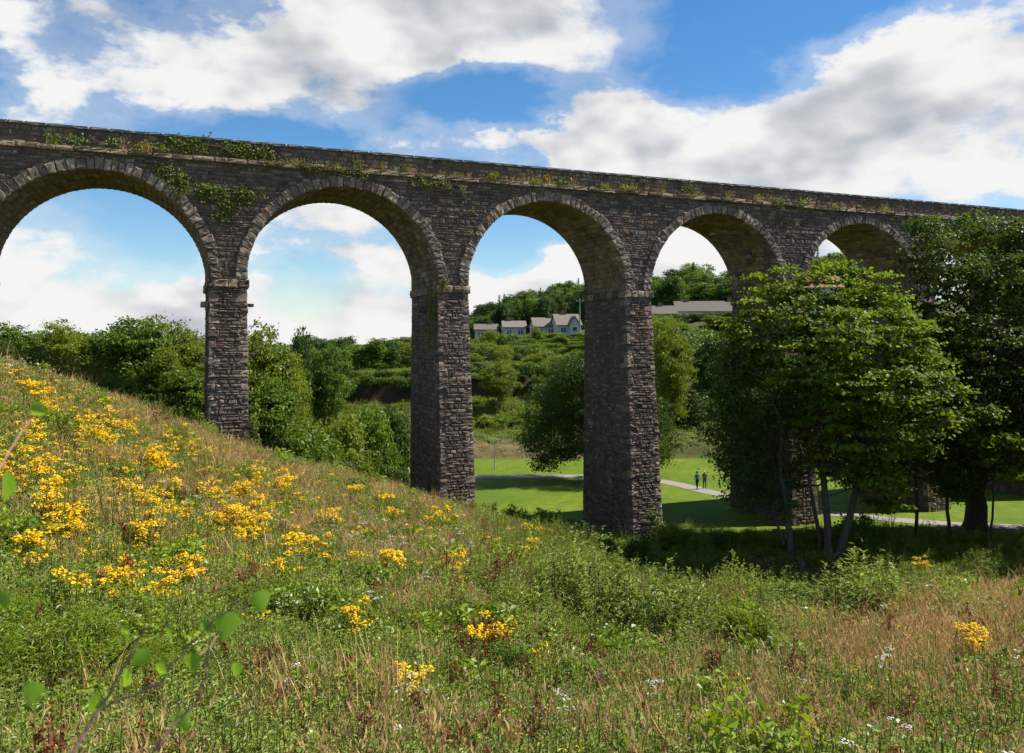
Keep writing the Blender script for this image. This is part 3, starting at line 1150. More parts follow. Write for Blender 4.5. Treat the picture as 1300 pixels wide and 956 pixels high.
# ---- shared tree and bush prototypes (crown mesh, trunk mesh, height, width)
def proto_tree(kind, seed):
    r = np.random.default_rng(seed)
    S, W = Soup(), Soup()
    if kind in ('broad', 'dark', 'light'):
        H, Wd = 10.0, 7.6
        bl = [(0, 0, 6.4, 2.6, 2.6, 3.0)]
        for _ in range(24):
            a = r.random() * 6.283
            z = r.uniform(2.4, 9.2)
            e = math.sqrt(max(.15, 1 - ((z - 5.6) / 4.5) ** 2)) * r.uniform(1.4, 3.3)
            s = r.uniform(.45, 1.45) if e > 2.4 else r.uniform(.9, 1.5)
            bl.append((e * math.cos(a), e * math.sin(a), z, s, s, s * .85))
        bl.append((r.uniform(-.5, .5), r.uniform(-.5, .5), 8.9, 1.2, 1.2, 1.0))
        C = leaf_cloud(S, bl, 560, 30, .38, .30 if kind != 'light' else .25, r, flat=.42, bottom=.9, inner=.15)
        lm = {'broad': L_BROAD, 'dark': L_DARK, 'light': L_LIGHT}[kind]
        tr = np.array([(0, 0, -.4), (.1, .05, 1.6), (.0, .15, 3.6), (.1, 0, 6.0), (0, 0, 8.2)])
        rad = np.array([.30, .24, .19, .12, .04])
        W.tube(tr, rad, 8, .5)
        limbs(W, tr, rad, C[r.choice(len(C), 26, replace=False)], r, .45, .22, .02)
        bk = BARK
    elif kind == 'conifer':
        H, Wd = 12.0, 4.6
        P, N, sz, ax = [], [], [], []
        for z in np.arange(1.2, 11.8, .42):
            rad_ = 2.4 * (1 - z / 12.2) ** .85 + .08
            nb = max(4, int(9 * rad_ / 2 + 3))
            for b in range(nb):
                a = r.random() * 6.283
                le = rad_ * r.uniform(.7, 1.15)
                for s in np.linspace(.15, 1, max(3, int(le * 6))):
                    for _ in range(3):
                        P.append((le * s * math.cos(a) + r.normal() * .1, le * s * math.sin(a) + r.normal() * .1, z - s * s * le * .35 + r.normal() * .08))
                        N.append((r.normal() * .5, r.normal() * .5, 1))
                        ax.append((math.cos(a), math.sin(a), -.3))
                        sz.append(.34 * r.uniform(.7, 1.3))
        V, F, tt = leaf_arrays(np.array(P), np.array(N), np.array(sz), r, .5, axis=np.array(ax))
        S.add(V, F, tt)
        W.tube([(0, 0, -.4), (0, 0, 6), (0, 0, 11.9)], [.22, .13, .02], 7, .5)
        lm, bk = L_CONIF, BARK
    else:
        H, Wd = 3.0, 3.8
        bl = [(0, 0, 1.2, 1.3, 1.3, 1.3)]
        for _ in range(8):
            a = r.random() * 6.283
            e = r.uniform(.5, 1.35)
            s = r.uniform(.5, .85)
            bl.append((e * math.cos(a), e * math.sin(a), r.uniform(.5, 2.1), s, s, s * .9))
        fine = kind == 'gorse'
        leaf_cloud(S, bl, 300 if not fine else 420, 16 if not fine else 20, .2, .19 if not fine else .13, r, up=.5 if not fine else .8, asp=.62 if not fine else .28, bottom=-.1, inner=.2)
        lm = {'bush': L_BROAD, 'bush_dark': L_DARK, 'bush_light': L_LIGHT, 'gorse': L_GORSE}[kind]
        for _ in range(7):
            q = np.array([r.normal() * .7, r.normal() * .7, r.uniform(1.2, 2.3)])
            W.tube(wiggle(np.array([r.normal() * .1, r.normal() * .1, -.3]), q, 5, .08, r), np.linspace(.05, .012, 5), 5, .5, cap=False)
        bk = BARK
    return S.mesh('crown', lm), W.mesh('trunk', bk, True), H, Wd


PROTO = {}
for kd, n in (('broad', 3), ('dark', 2), ('light', 2), ('conifer', 2), ('bush', 3), ('bush_dark', 2), ('bush_light', 2), ('gorse', 2)):
    PROTO[kd] = [proto_tree(kd, hash_ * 7 + 13) for hash_ in range(len(kd), len(kd) + n)]
NAMES = {'broad': 'broadleaf_tree', 'dark': 'dark_tree', 'light': 'light_green_tree', 'conifer': 'conifer_tree', 'bush': 'green_bush', 'bush_dark': 'dark_bush', 'bush_light': 'light_green_bush', 'gorse': 'gorse_bush'}


def plant(kind, x, y, h, w, label, group, r, sink=0.15):
    cm, tm, H, Wd = PROTO[kind][r.integers(len(PROTO[kind]))]
    root = empty(NAMES[kind], (x, y, gz(x, y) - sink), r.random() * 6.283, label, 'bush' if ('bush' in kind or kind == 'gorse') else 'tree', group)
    sw = w / Wd
    root.scale = (sw, sw * r.uniform(.9, 1.1), h / H)
    obj('crown', cm, root)
    obj('trunk', tm, root)
    return root


def plant_px(kind, col, d, top, wpx, label, group, r):
    x = (col - CX) / FPX * d
    zt = CAMZ + (CY - top) / FPX * d
    g = gz(x, d)
    h = max(.8, zt - g + .15)
    sk = .15
    if kind in ('broad', 'dark', 'light') and d > 55:
        sk = .16 * h
        h += sk
    return plant(kind, x, d, h, wpx * d / FPX, label, group, r, sk)


def trees():
    r = np.random.default_rng(5)
    # left of the first visible pier, behind the meadow crest
    for a in ((8, 47, 424, 60, 'gorse', 'olive gorse bush on the meadow crest, leftmost of the hedge'), (48, 49, 428, 70, 'gorse', 'low olive gorse bush on the crest behind the first ragwort'),
              (92, 50, 437, 66, 'gorse', 'rounded gorse bush sloping down along the crest'), (126, 51, 446, 60, 'gorse', 'small browned gorse bush where the meadow crest drops'),
              (152, 53, 468, 50, 'bush', 'leafy green bush below the gorse on the crest'), (20, 58, 416, 80, 'broad', 'small thin-topped tree rising behind the gorse'),
              (70, 62, 413, 90, 'light', 'thin light green tree poking above the gorse hedge'), (110, 66, 424, 80, 'broad', 'dense green tree between gorse and the round tree'),
              (168, 64, 405, 104, 'broad', 'large rounded green tree seen under the leftmost arch'), (226, 70, 409, 104, 'light', 'tall loose green tree just beside the leftmost pier in view'),
              (205, 62, 448, 84, 'light', 'yellow-green young tree in front of the round tree'), (240, 60, 470, 76, 'broad', 'leafy green tree half hidden behind the slender pier'),
              (188, 57, 500, 60, 'bush_dark', 'dark bush in the shade below the round tree'), (228, 57, 512, 50, 'bush', 'small bush at the foot of the yellow-green young tree'),
              (330, 66, 418, 110, 'light', 'tall pale green tree just right of the slender pier'), (366, 72, 452, 72, 'light', 'pale green tree with feathery crown beside the tall one'),
              (340, 62, 486, 90, 'broad', 'bushy green tree at the foot of the slender pier'), (380, 100, 420, 40, 'dark', 'dark rounded treetop above the pale green trees'),
              (412, 104, 446, 50, 'broad', 'green tree sloping down behind the dark rounded treetop'),
              (388, 68, 522, 84, 'bush', 'broad green shrub on the slope under the second arch'), (430, 72, 520, 90, 'bush_light', 'light green shrub in the middle of the second arch'),
              (468, 78, 512, 80, 'bush', 'green shrub near the wide pier under the second arch'), (505, 84, 508, 60, 'bush_dark', 'dark shrub touching the wide pier'),
              (405, 64, 555, 80, 'bush', 'low green shrub behind the dry grass crest'), (445, 68, 560, 80, 'bush_light', 'low bright shrub beyond the dry grass crest'),
              (485, 76, 562, 60, 'bush', 'small rounded shrub by the pale track'), (515, 70, 590, 44, 'bush_dark', 'little dark bush at the foot of the wide pier'),
              (350, 60, 545, 56, 'bush_dark', 'dark leafy bush below the pale green trees'),
              (480, 95, 520, 60, 'bush_light', 'shrub dotted with yellow beyond the second arch')):
        plant_px(a[4], a[0], a[1], a[2], a[3], a[5], None, r)
    # hedge on the cut terrace and the wood beyond it, second arch
    for k, c in enumerate(np.linspace(384, 545, 12)):
        plant_px('bush_dark' if k % 3 else 'bush', c, 131 + r.uniform(-1, 2), 468 + r.uniform(-3, 4), 34, 'dark clipped-looking bush of the hedge above the brown bank', 'hedge bushes on the cut terrace', r)
    for k, c in enumerate(np.linspace(400, 560, 17)):
        kd = ['broad', 'dark', 'light', 'broad', 'dark'][k % 5]
        plant_px(kd, c + r.uniform(-4, 4), 142 + r.uniform(0, 26), 434 + r.uniform(-6, 12), 40 + r.uniform(-6, 12), 'small hillside tree beyond the hedge under the second arch', 'trees above the terrace hedge', r)
    for k, c in enumerate(np.linspace(320, 420, 8)):
        plant_px('broad' if k % 2 else 'light', c, 112 + r.uniform(0, 16), 446 + r.uniform(-6, 10), 50, 'green slope tree behind the pale green trees', 'slope trees behind the pale ones', r)
    plant_px('conifer', 504, 175, 428, 12, 'small dark pointed tree on the ridge under the second arch', None, r)
    # third arch: terraces, hedges, gardens
    for k, c in enumerate(np.linspace(598, 760, 13)):
        plant_px('bush_dark' if k % 2 else 'bush', c + r.uniform(-3, 3), 130.5 + r.uniform(-1, 2), 462 + r.uniform(-5, 5), 36, 'dark bush on the brown terrace bank under the third arch', 'bushes topping the brown terrace bank', r)
    for k, c in enumerate(np.linspace(596, 690, 9)):
        plant_px('bush' if k % 2 else 'bush_light', c + r.uniform(-3, 3), 114 + r.uniform(0, 5), 528 + r.uniform(-8, 12), 40, 'light green scrub bush on the bank above the lawn fence', 'scrub on the bank above the lawn', r)
    for k in range(80):
        c = r.uniform(596, 780)
        d = r.uniform(136, 178)
        kd = ['bush', 'bush_light', 'bush_dark', 'light', 'broad'][k % 5]
        top = np.interp(d, [136, 178], [452, 426]) + r.uniform(-5, 4)
        plant_px(kd, c, d, top, r.uniform(24, 46), 'garden shrub or small tree on the slope below the houses', 'shrubs below the houses', r)
    for k, c in enumerate(np.linspace(386, 700, 26)):
        plant_px('bush_dark' if k % 3 else 'bush', c + r.uniform(-5, 5), 127.4 + r.uniform(-.6, .4), 478 + r.uniform(-5, 8), r.uniform(18, 34), 'bramble bush hanging over the brown cut bank', 'brambles over the cut bank', r)
    plant_px('light', 634, 121, 459, 50, 'small rounded lollipop tree standing before the brown bank', None, r)
    plant_px('gorse', 722, 122, 456, 60, 'yellowish green rounded tree top beside the wide third pier', None, r)
    for k, c in enumerate(np.linspace(600, 742, 20)):
        plant_px(['bush', 'bush_light', 'bush_dark', 'light'][k % 4], c + r.uniform(-3, 3), 176 + r.uniform(-4, 5), 421 + r.uniform(-5, 6) + (6 if 690 < c < 735 else 0), r.uniform(16, 26), 'garden bush standing right before the far row of houses', 'garden bushes before the houses', r)
    # fourth arch and beyond: wooded slope
    for k in range(95):
        c = r.uniform(800, 1330)
        d = r.uniform(112, 162)
        kd = ['light', 'broad', 'bush', 'dark', 'broad', 'bush_dark'][k % 6]
        g = gz((c - CX) / FPX * d, d)
        top = CY - (g + r.uniform(3.0, 7.5) - CAMZ) * FPX / d
        plant_px(kd, c, d, max(top, 402), r.uniform(40, 74), 'leafy tree or shrub on the slope beyond the fourth arch', 'slope trees beyond the fourth arch', r)
    plant_px('light', 852, 112, 412, 66, 'bright green tree beside the dark third pier', None, r)
    plant_px('light', 838, 118, 404, 60, 'bright green treetop just under the ridge hedge', None, r)
    plant_px('dark', 905, 120, 425, 70, 'dark green tree filling the fourth arch', None, r)
    for k, c in enumerate(np.linspace(835, 1010, 13)):
        plant_px('bush_dark', c, 168 + r.uniform(-.5, .5), 399 - (c - 835) * .05 + r.uniform(-1.5, 1.5), 26, 'dark trimmed bush of the ridge hedge below the long roofs', 'ridge hedge bushes', r)
    # far wood
    for k in range(44):
        c = 596 + (k % 22) * 8.2 + r.uniform(-4, 4)
        d = 232 + 46 * (k // 22) + r.uniform(-6, 14)
        top = np.interp(c, [596, 640, 680, 720, 790], [396, 380, 366, 362, 352]) + r.uniform(-4, 7) + (9 if k < 22 else 0)
        kd = ['dark', 'broad', 'dark', 'conifer', 'broad', 'dark'][k % 6]
        if kd == 'conifer':
            top -= 5
        plant_px(kd, c, d, top, (r.uniform(30, 46) if kd != 'conifer' else 16), 'dark tree of the far wood above the houses', 'trees of the far wood', r)
    plant_px('conifer', 634, 232, 374, 20, 'spiky dark conifer standing out of the far wood, leftmost tall one', None, r)
    for k in range(46):
        c = 815 + (k % 23) * 15 + r.uniform(-6, 6)
        d = 214 + 34 * (k // 23) + r.uniform(-5, 12)
        top = np.interp(c, [815, 850, 880, 925, 1000, 1040, 1160], [344, 344, 338, 350, 330, 320, 322]) + r.uniform(-3, 8) + (10 if k < 23 else 0)
        kd = ['broad', 'broad', 'dark', 'light', 'broad', 'dark'][k % 6]
        plant_px(kd, c, d, top, r.uniform(38, 58), 'tall rounded green tree in the wood behind the long roofs', 'trees behind the long roofs', r)
    plant_px('conifer', 880, 226, 332, 22, 'dark conifer spire behind the long roofs', None, r)
    plant_px('conifer', 1038, 226, 310, 16, 'thin conifer top seen through the fifth arch', None, r)
    # horizon fill far left
    for k in range(16):
        c = -60 + k * 24 + r.uniform(-8, 8)
        plant_px(['broad', 'dark', 'light'][k % 3], c, r.uniform(86, 120), 430 + r.uniform(-6, 8), 70, 'green tree in the line behind the meadow crest', 'trees behind the meadow crest', r)
    # trees of the stream bank past the right edge of the picture (they shade the hollow)
    for k, (x, y, h) in enumerate(((41, 46, 17), (46, 53, 19), (37, 36, 12), (58, 62, 21))):
        plant('dark' if k % 2 else 'broad', x, y, h, h * .7, 'stream bank tree standing past the right edge', 'stream bank trees past the edge', r, 1.0)
    # foot of the piers and the lawn edge
    for c, d, top, w, kd, lb in ((622, 60, 634, 30, 'bush', 'small leafy bush at the right foot of the wide pier'), (655, 61, 640, 46, 'bush_light', 'low bright bush on the lawn edge between the piers'),
                                 (695, 60, 642, 56, 'bush', 'green bush on the lawn edge left of the dark pier'), (728, 59, 654, 44, 'bush_dark', 'dark bush in the shade of the third pier'),
                                 (850, 58, 660, 40, 'bush_light', 'bright leafy bush at the right foot of the dark pier'), (880, 58, 672, 44, 'bush', 'green bush on the lawn edge beyond the dark pier'),
                                 (918, 59, 674, 46, 'bush', 'green bush on the lawn edge near the pale trunk'), (955, 59, 672, 36, 'bush_light', 'light bush beside the pale forked trunk'),
                                 (808, 54, 672, 40, 'bush_dark', 'dark bush before the base of the third pier'), (770, 54, 676, 36, 'bush', 'small bush with white blossom before the third pier'),
                                 (1090, 58, 650, 60, 'bush', 'green bush between forked trunks and lawn')):
        plant_px(kd, c, d, top, w, lb, None, r)


trees()


def pb(col, row, d, rpx, squash=.85, dep=1.0, r=rng):
    """a crown ellipsoid from photograph position, distance and pixel radius"""
    p = at(col, row, d)
    q = rpx * d / FPX
    return (p[0], p[1], p[2], q, q * dep, q * squash)


def hero_trees():
    r = np.random.default_rng(77)
    # parkland tree behind the third pier, crown down to the lawn
    d = 86.0
    b = at(747, 611, d)
    b[2] = gz(b[0], b[1])
    bl = [pb(c, w, d + r.uniform(-3, 3), s) for c, w, s in ((745, 500, 44), (700, 520, 38), (720, 480, 30), (700, 560, 34), (790, 490, 40), (820, 530, 34), (830, 565, 28), (770, 550, 40), (740, 470, 28), (675, 560, 18), (790, 570, 34), (720, 550, 40), (842, 545, 18), (690, 590, 15), (840, 590, 14), (700, 500, 24))]
    big_tree('parkland_tree', b, [([b - (0, 0, .3), at(744, 580, d), at(742, 540, d), at(748, 490, d)], [.34, .28, .22, .06])], bl, 2000, 26, .42, .27, L_ALDER, BARK,
             'low spreading parkland tree on the lawn half behind the third pier', None, 31, asp=.42, up=.35, bottom=1.1)
    # multi-stemmed sycamore before the fourth pier
    d = 56.5
    b = at(1062, 702, d)
    b[2] = gz(b[0], b[1]) - .1
    bl = [pb(c, w, d + e, s, .8) for c, w, s, e in ((1045, 372, 26, 0), (1000, 372, 20, 1), (985, 345, 10, 1), (1008, 400, 38, -1), (1080, 392, 36, 0), (1110, 372, 22, 1), (1120, 420, 40, -1.5), (1150, 450, 34, -1), (1060, 430, 46, -2.5),
                                                    (970, 440, 30, -.5), (1010, 460, 44, -2), (1180, 480, 24, -1), (1130, 490, 44, -2.5), (1080, 490, 46, -3), (1175, 510, 24, -1.5), (1100, 550, 44, -2), (1150, 555, 36, -1), (1040, 520, 44, 0),
                                                    (1060, 580, 36, 0), (1110, 600, 26, -1), (945, 410, 16, 0), (1130, 620, 16, -1), (1055, 340, 10, 0), (1118, 348, 10, 0), (1030, 352, 12, 0), (975, 368, 14, 0), (950, 392, 16, -1), (930, 420, 14, -1), (1090, 350, 14, 0), (1142, 385, 16, -1), (1165, 420, 18, -1), (1195, 455, 14, -1), (1205, 495, 16, -1), (1190, 535, 18, -1), (1120, 640, 14, -1), (1000, 345, 9, 0), (960, 350, 8, 1), (1070, 330, 8, 0))]
    T = [([b, at(1078, 660, d), at(1092, 600, d), at(1095, 520, d), at(1085, 420, d)], [.30, .24, .20, .14, .05]),
         ([at(1052, 704, d + .5) * [1, 1, 1], at(1048, 640, d), at(1042, 560, d), at(1030, 480, d), at(1015, 400, d)], [.28, .23, .18, .12, .04]),
         ([at(1046, 702, d + 1), at(1030, 630, d + .6), at(1020, 540, d + 1), at(1040, 440, d + 1)], [.15, .12, .1, .03])]
    for P, _ in T:
        P[0] = np.array([P[0][0], P[0][1], gz(P[0][0], P[0][1]) - .3])
    big_tree('sycamore_tree', b, T, bl, 820, 50, .48, .27, L_SYC, BARK_MID, 'bright leafy sycamore with forked pale trunks before the fourth pier', None, 32, twigs=90, asp=.85, up=.8, flat=.2, inner=.03)
    # darker fine-leaved tree to its left
    d = 57.0
    b = at(1003, 700, d)
    b[2] = gz(b[0], b[1]) - .1
    bl = [pb(c, w, d + e, s) for c, w, s, e in ((950, 470, 30, 0), (930, 520, 30, 0), (960, 530, 40, 1), (928, 570, 22, 0), (950, 590, 34, .5), (985, 560, 44, 1.5), (1000, 500, 40, 2), (928, 606, 14, 0), (960, 630, 18, .5), (990, 600, 30, 1.5), (990, 640, 18, 0), (918, 585, 10, 0),
                                                (1060, 560, 50, 3), (1100, 520, 50, 3.5), (1050, 480, 50, 3.5), (1120, 590, 34, 3), (925, 450, 20, 0), (945, 430, 18, 1), (930, 480, 26, 0), (912, 550, 18, 0), (930, 625, 12, 0), (945, 640, 14, 0), (1080, 600, 24, 3))]
    alder = big_tree('alder_tree', b, [([b - (0, 0, .3), at(1000, 650, d), at(990, 600, d), at(993, 540, d), at(970, 480, d)], [.24, .2, .16, .12, .04]),
                               ([at(995, 690, d), at(978, 640, d), at(960, 590, d)], [.1, .08, .03])], bl, 1750, 28, .40, .22, L_ALDER, BARK_MID,
             'dark fine-leaved tree with pale leaning trunk beside the sycamore', None, 33, twigs=120, asp=.6, inner=.25)
    W = Soup()
    for _ in range(260):
        p = at(r.normal(1045, 38), r.normal(560, 45), d + r.uniform(-2, 0)) - np.array(alder.location)
        q = p + r.normal(size=3) * np.array([.8, .6, .8])
        W.tube(wiggle(p, q, 5, .08, r), np.linspace(.018, .004, 5), 3, r.random(), cap=False)
    obj('dead_twigs', W.mesh('dead_twigs', TWIG), alder)
    # the great dark tree at the right edge
    d = 63.0
    b = at(1238, 668, d)
    b[2] = gz(b[0], b[1]) - .1
    bl = [pb(c, w, d + e, s) for c, w, s, e in ((1185, 292, 24, 0), (1230, 290, 26, 1), (1275, 298, 30, 1), (1320, 306, 36, 0), (1165, 330, 24, -.5), (1205, 345, 44, -1), (1270, 360, 56, 0), (1340, 370, 60, 0), (1160, 400, 26, 0), (1195, 420, 44, -1), (1260, 440, 60, -2),
                                                (1330, 450, 66, -1), (1150, 470, 24, 0), (1190, 490, 40, 0), (1245, 510, 50, -2), (1310, 530, 56, -1), (1180, 560, 36, 0), (1240, 570, 40, -1), (1300, 590, 30, 0), (1150, 560, 30, .5), (1380, 430, 60, 0), (1390, 520, 50, 0), (1360, 590, 30, 0),
                                                (1200, 600, 20, 0), (1145, 610, 14, 0), (1420, 380, 50, 0))]
    big_tree('broad_dark_tree', b, [([b - (0, 0, .3), at(1240, 620, d), at(1246, 560, d), at(1252, 470, d), at(1255, 360, d)], [.85, .7, .6, .4, .08])], bl, 2100, 34, .5, .26, L_BIG, BARK,
             'huge dark broadleaf tree at the right edge of the picture', None, 34, twigs=110, asp=.8, up=.65, flat=.32, inner=.15)
    # saplings in its shade
    for col, row, top, bend, lab in ((1163, 668, 520, -6, 'thin straight sapling in the shade left of the huge dark tree'), (1206, 678, 560, 14, 'bent slender sapling just left of the huge trunk')):
        d = 60.0
        b = at(col, row, d)
        b[2] = gz(b[0], b[1]) - .1
        bl = [pb(col + r.uniform(-30, 30), top + r.uniform(-10, 60), d + r.uniform(-1, 1), 24) for _ in range(7)]
        big_tree('sapling', b, [([b - (0, 0, .2), at(col - bend * .3, row - 50, d), at(col + bend, row - 95, d), at(col + bend * .6, top, d)], [.14, .11, .1, .03])], bl, 260, 22, .34, .24, L_BIG, BARK, lab, None, int(col), twigs=14)
    # pale-leaved branchy young sycamore in front of the dark tree
    d = 58.0
    b = at(1255, 690, d)
    b[2] = gz(b[0], b[1]) - .1
    bl = [pb(c, w, d, s, .6) for c, w, s in ((1225, 535, 22), (1250, 525, 22), (1270, 560, 20), (1240, 560, 18), (1275, 600, 16), (1255, 580, 16), (1290, 560, 18))]
    big_tree('young_sycamore_tree', b, [([b - (0, 0, .2), at(1262, 630, d), at(1252, 560, d)], [.09, .07, .02])], bl, 230, 22, .3, .26, L_SYC, BARK, 'young pale-leaved sycamore shining in front of the huge dark trunk', None, 41, twigs=16, asp=.85, up=.8, flat=.35)


hero_trees()
#==MEADOW==
# ------------------------------------------------------------------ meadow
def blade_soup(S, n, r, h, spread, lean, width, tint=(0, 1), curve=.35, z0=-.05):
    """n curved grass blades, three segments each"""
    base = np.column_stack([r.normal(size=(n, 2)) * spread, np.full(n, z0)])
    a = r.random(n) * 6.283
    hh = h * r.uniform(.55, 1.1, n)
    ln = lean * r.uniform(.2, 1.3, n) * hh
    dirv = np.column_stack([np.cos(a), np.sin(a), np.zeros(n)])
    side = np.column_stack([-np.sin(a), np.cos(a), np.zeros(n)])
    rot = r.uniform(-1, 1, n)[:, None]
    side = side * np.cos(rot) + dirv * np.sin(rot)
    w = width * r.uniform(.6, 1.3, n)
    rows = []
    for s, ws in ((0, 1), (.45, .8), (.8, .5), (1, .08)):
        c = base + dirv * (ln * s ** (1 + curve * 3))[:, None] + np.array([0, 0, 1]) * (hh * (s - .12 * s ** 3 * lean))[:, None]
        rows += [c - side * (w * ws / 2)[:, None], c + side * (w * ws / 2)[:, None]]
    V = np.stack(rows, 1).reshape(-1, 3)
    i = np.arange(n)[:, None] * 8
    F = np.concatenate([i + np.array([[k, k + 1, k + 3, k + 2]]) for k in (0, 2, 4)])
    tt = r.uniform(*tint, n)
    S.add(V, F, np.tile(tt, 3))
    return base + dirv * ln[:, None] + np.array([0, 0, 1]) * (hh * (1 - .12 * lean))[:, None], dirv


def stem_leaves(S, n_stem, n_leaf, h, spread, size, asp, r, lean=.25, droop=.1, tint=(0, 1), stemw=.008):
    tips = []
    for _ in range(n_stem):
        b = np.array([r.normal() * spread * .45, r.normal() * spread * .45, -.05])
        a = r.random() * 6.283
        hh = h * r.uniform(.65, 1.1)
        e = b + np.array([math.cos(a) * lean * hh * r.random(), math.sin(a) * lean * hh * r.random(), hh])
        S.tube(np.array([b, (b + e) / 2 + r.normal(size=3) * .02, e]), [stemw, stemw * .8, stemw * .5], 3, r.uniform(*tint) * .7, cap=False)
        k = r.uniform(.12, 1, n_leaf)
        P = b + (e - b) * k[:, None]
        an = r.random(n_leaf) * 6.283
        out = np.column_stack([np.cos(an), np.sin(an), r.uniform(-.1, .7, n_leaf)])
        sz = size * r.uniform(.6, 1.2, n_leaf) * (1.15 - .5 * k)
        V, F, tt = leaf_arrays(P + out * sz[:, None] * .5, np.column_stack([-out[:, 0] * .5, -out[:, 1] * .5, np.ones(n_leaf)]) + r.normal(size=(n_leaf, 3)) * .3, sz, r, asp, axis=out, tint=r.uniform(*tint, n_leaf))
        S.add(V, F, tt)
        tips.append(e)
    return np.array(tips)


def discs(S, P, rad, r, sides=6, tint=(0, 1), tilt=.4):
    for p in P:
        n = np.array([r.normal() * tilt, r.normal() * tilt, 1.0])
        n /= np.linalg.norm(n)
        a = np.cross(n, (1, .2, 0))
        a /= np.linalg.norm(a)
        b = np.cross(n, a)
        q = rad * r.uniform(.7, 1.25)
        ang = np.arange(sides) / sides * 6.283 + r.random()
        V = np.vstack([p + n * q * .35, p + q * (np.cos(ang)[:, None] * a + np.sin(ang)[:, None] * b)])
        S.add(V, np.array([(0, 1 + k, 1 + (k + 1) % sides) for k in range(sides)]), np.full(sides, r.uniform(*tint)))


def multi(name, parts):
    """one mesh out of several soups with different materials"""
    V, F3, F4, t3, t4, m3, m4, n = [], [], [], [], [], [], [], 0
    for k, (S, mat) in enumerate(parts):
        if not S.v:
            continue
        V.append(np.concatenate(S.v))
        for q, FF, tt, mm in ((3, F3, t3, m3), (4, F4, t4, m4)):
            if q in S.f:
                f = np.concatenate(S.f[q])
                FF.append(f + n)
                tt.append(np.concatenate(S.t[q]))
                mm.append(np.full(len(f), k))
        n += S.n
    F = [np.concatenate(x) for x in (F3, F4) if x]
    T = np.concatenate([np.concatenate(x) for x in (t3, t4) if x])
    M = np.concatenate([np.concatenate(x) for x in (m3, m4) if x])
    return mesh_np(name, np.concatenate(V), F, [p[1] for p in parts], T, False, M)


def meadow_protos():
    out = {}
    for q in range(3):
        r = np.random.default_rng(300 + q)
        A, B = Soup(), Soup()
        tips, dv = blade_soup(A, 34, r, .62, .11, .45, .010)
        k = r.choice(len(tips), 20, replace=False)
        V, F, tt = leaf_arrays(tips[k] - (0, 0, .04), np.column_stack([dv[k][:, 1], -dv[k][:, 0], r.normal(size=20) * .3]), r.uniform(.10, .17, 20), r, .22, .1, axis=dv[k] * .5 + np.array([0, 0, 1]))
        B.add(V, F, tt)
        out[f'dry{q}'] = multi('dry_grass', [(A, G_DRY), (B, G_PINK)])
    for q in range(3):
        r = np.random.default_rng(320 + q)
        A = Soup()
        blade_soup(A, 42, r, .46, .12, .6, .013)
        out[f'green{q}'] = multi('green_grass', [(A, G_GREEN)])
    for q in range(3):
        r = np.random.default_rng(340 + q)
        A, B = Soup(), Soup()
        tips = stem_leaves(A, 9, 17, .66, .26, .085, .34, r)
        if q < 1:
            discs(B, tips[:2], .011, r, 5)
        out[f'herb{q}'] = multi('grey_herb', [(A, G_HERB), (B, F_PURP)])
    for q in range(3):
        r = np.random.default_rng(360 + q)
        A = Soup()
        n = 110
        P = np.column_stack([r.normal(size=(n, 2)) * .2, r.uniform(.03, .36, n)])
        V, F, tt = leaf_arrays(P, np.column_stack([r.normal(size=(n, 2)) * .5, np.ones(n)]), r.uniform(.05, .10, n), r, .75)
        A.add(V, F, tt)
        stem_leaves(A, 4, 9, .42, .3, .07, .7, r)
        out[f'leafy{q}'] = multi('leafy_herb', [(A, G_LEAFY)])
    for q in range(2):
        r = np.random.default_rng(380 + q)
        A, B = Soup(), Soup()
        tips = stem_leaves(A, 4, 4, .75, .2, .12, .3, r, .15, tint=(0, .6))
        for t_ in tips:
            n = 42
            k = r.uniform(.45, 1, n)
            P = np.array([t_[0], t_[1], 0]) * k[:, None] + np.column_stack([r.normal(size=(n, 2)) * .035, t_[2] * k])
            V, F, tt = leaf_arrays(P, r.normal(size=(n, 3)), r.uniform(.025, .05, n), r, .8)
            B.add(V, F, tt)
        out[f'rust{q}'] = multi('dock', [(A, G_RUST), (B, G_RUST)])
    for q in range(2):
        r = np.random.default_rng(400 + q)
        A, B = Soup(), Soup()
        tips = stem_leaves(A, 4, 6, .72, .2, .1, .4, r, .2)
        for t_ in tips:
            a = r.random(14) * 6.283
            e = np.sqrt(r.random(14)) * .06
            discs(B, t_ + np.column_stack([e * np.cos(a), e * np.sin(a), r.normal(size=14) * .006]), .013, r, 5)
        out[f'umbel{q}'] = multi('white_umbel', [(A, G_LEAFY), (B, F_WHITE)])
    for q in range(2):
        r = np.random.default_rng(420 + q)
        A, B = Soup(), Soup()
        tips = stem_leaves(A, 7, 20, 1.15, .35, .12, .26, r, .22, stemw=.010)
        out[f'willow{q}'] = multi('willowherb', [(A, G_HERB), (B, F_PURP)])
    for q in range(2):
        r = np.random.default_rng(440 + q)
        A, B = Soup(), Soup()
        tips = stem_leaves(A, 6, 9, .5, .3, .06, .4, r, .3)
        discs(B, np.vstack([tips + r.normal(size=tips.shape) * .03 for _ in range(3)]), .016, r, 5)
        out[f'small_yellow{q}'] = multi('small_yellow', [(A, G_LEAFY), (B, F_YEL)])
    return out


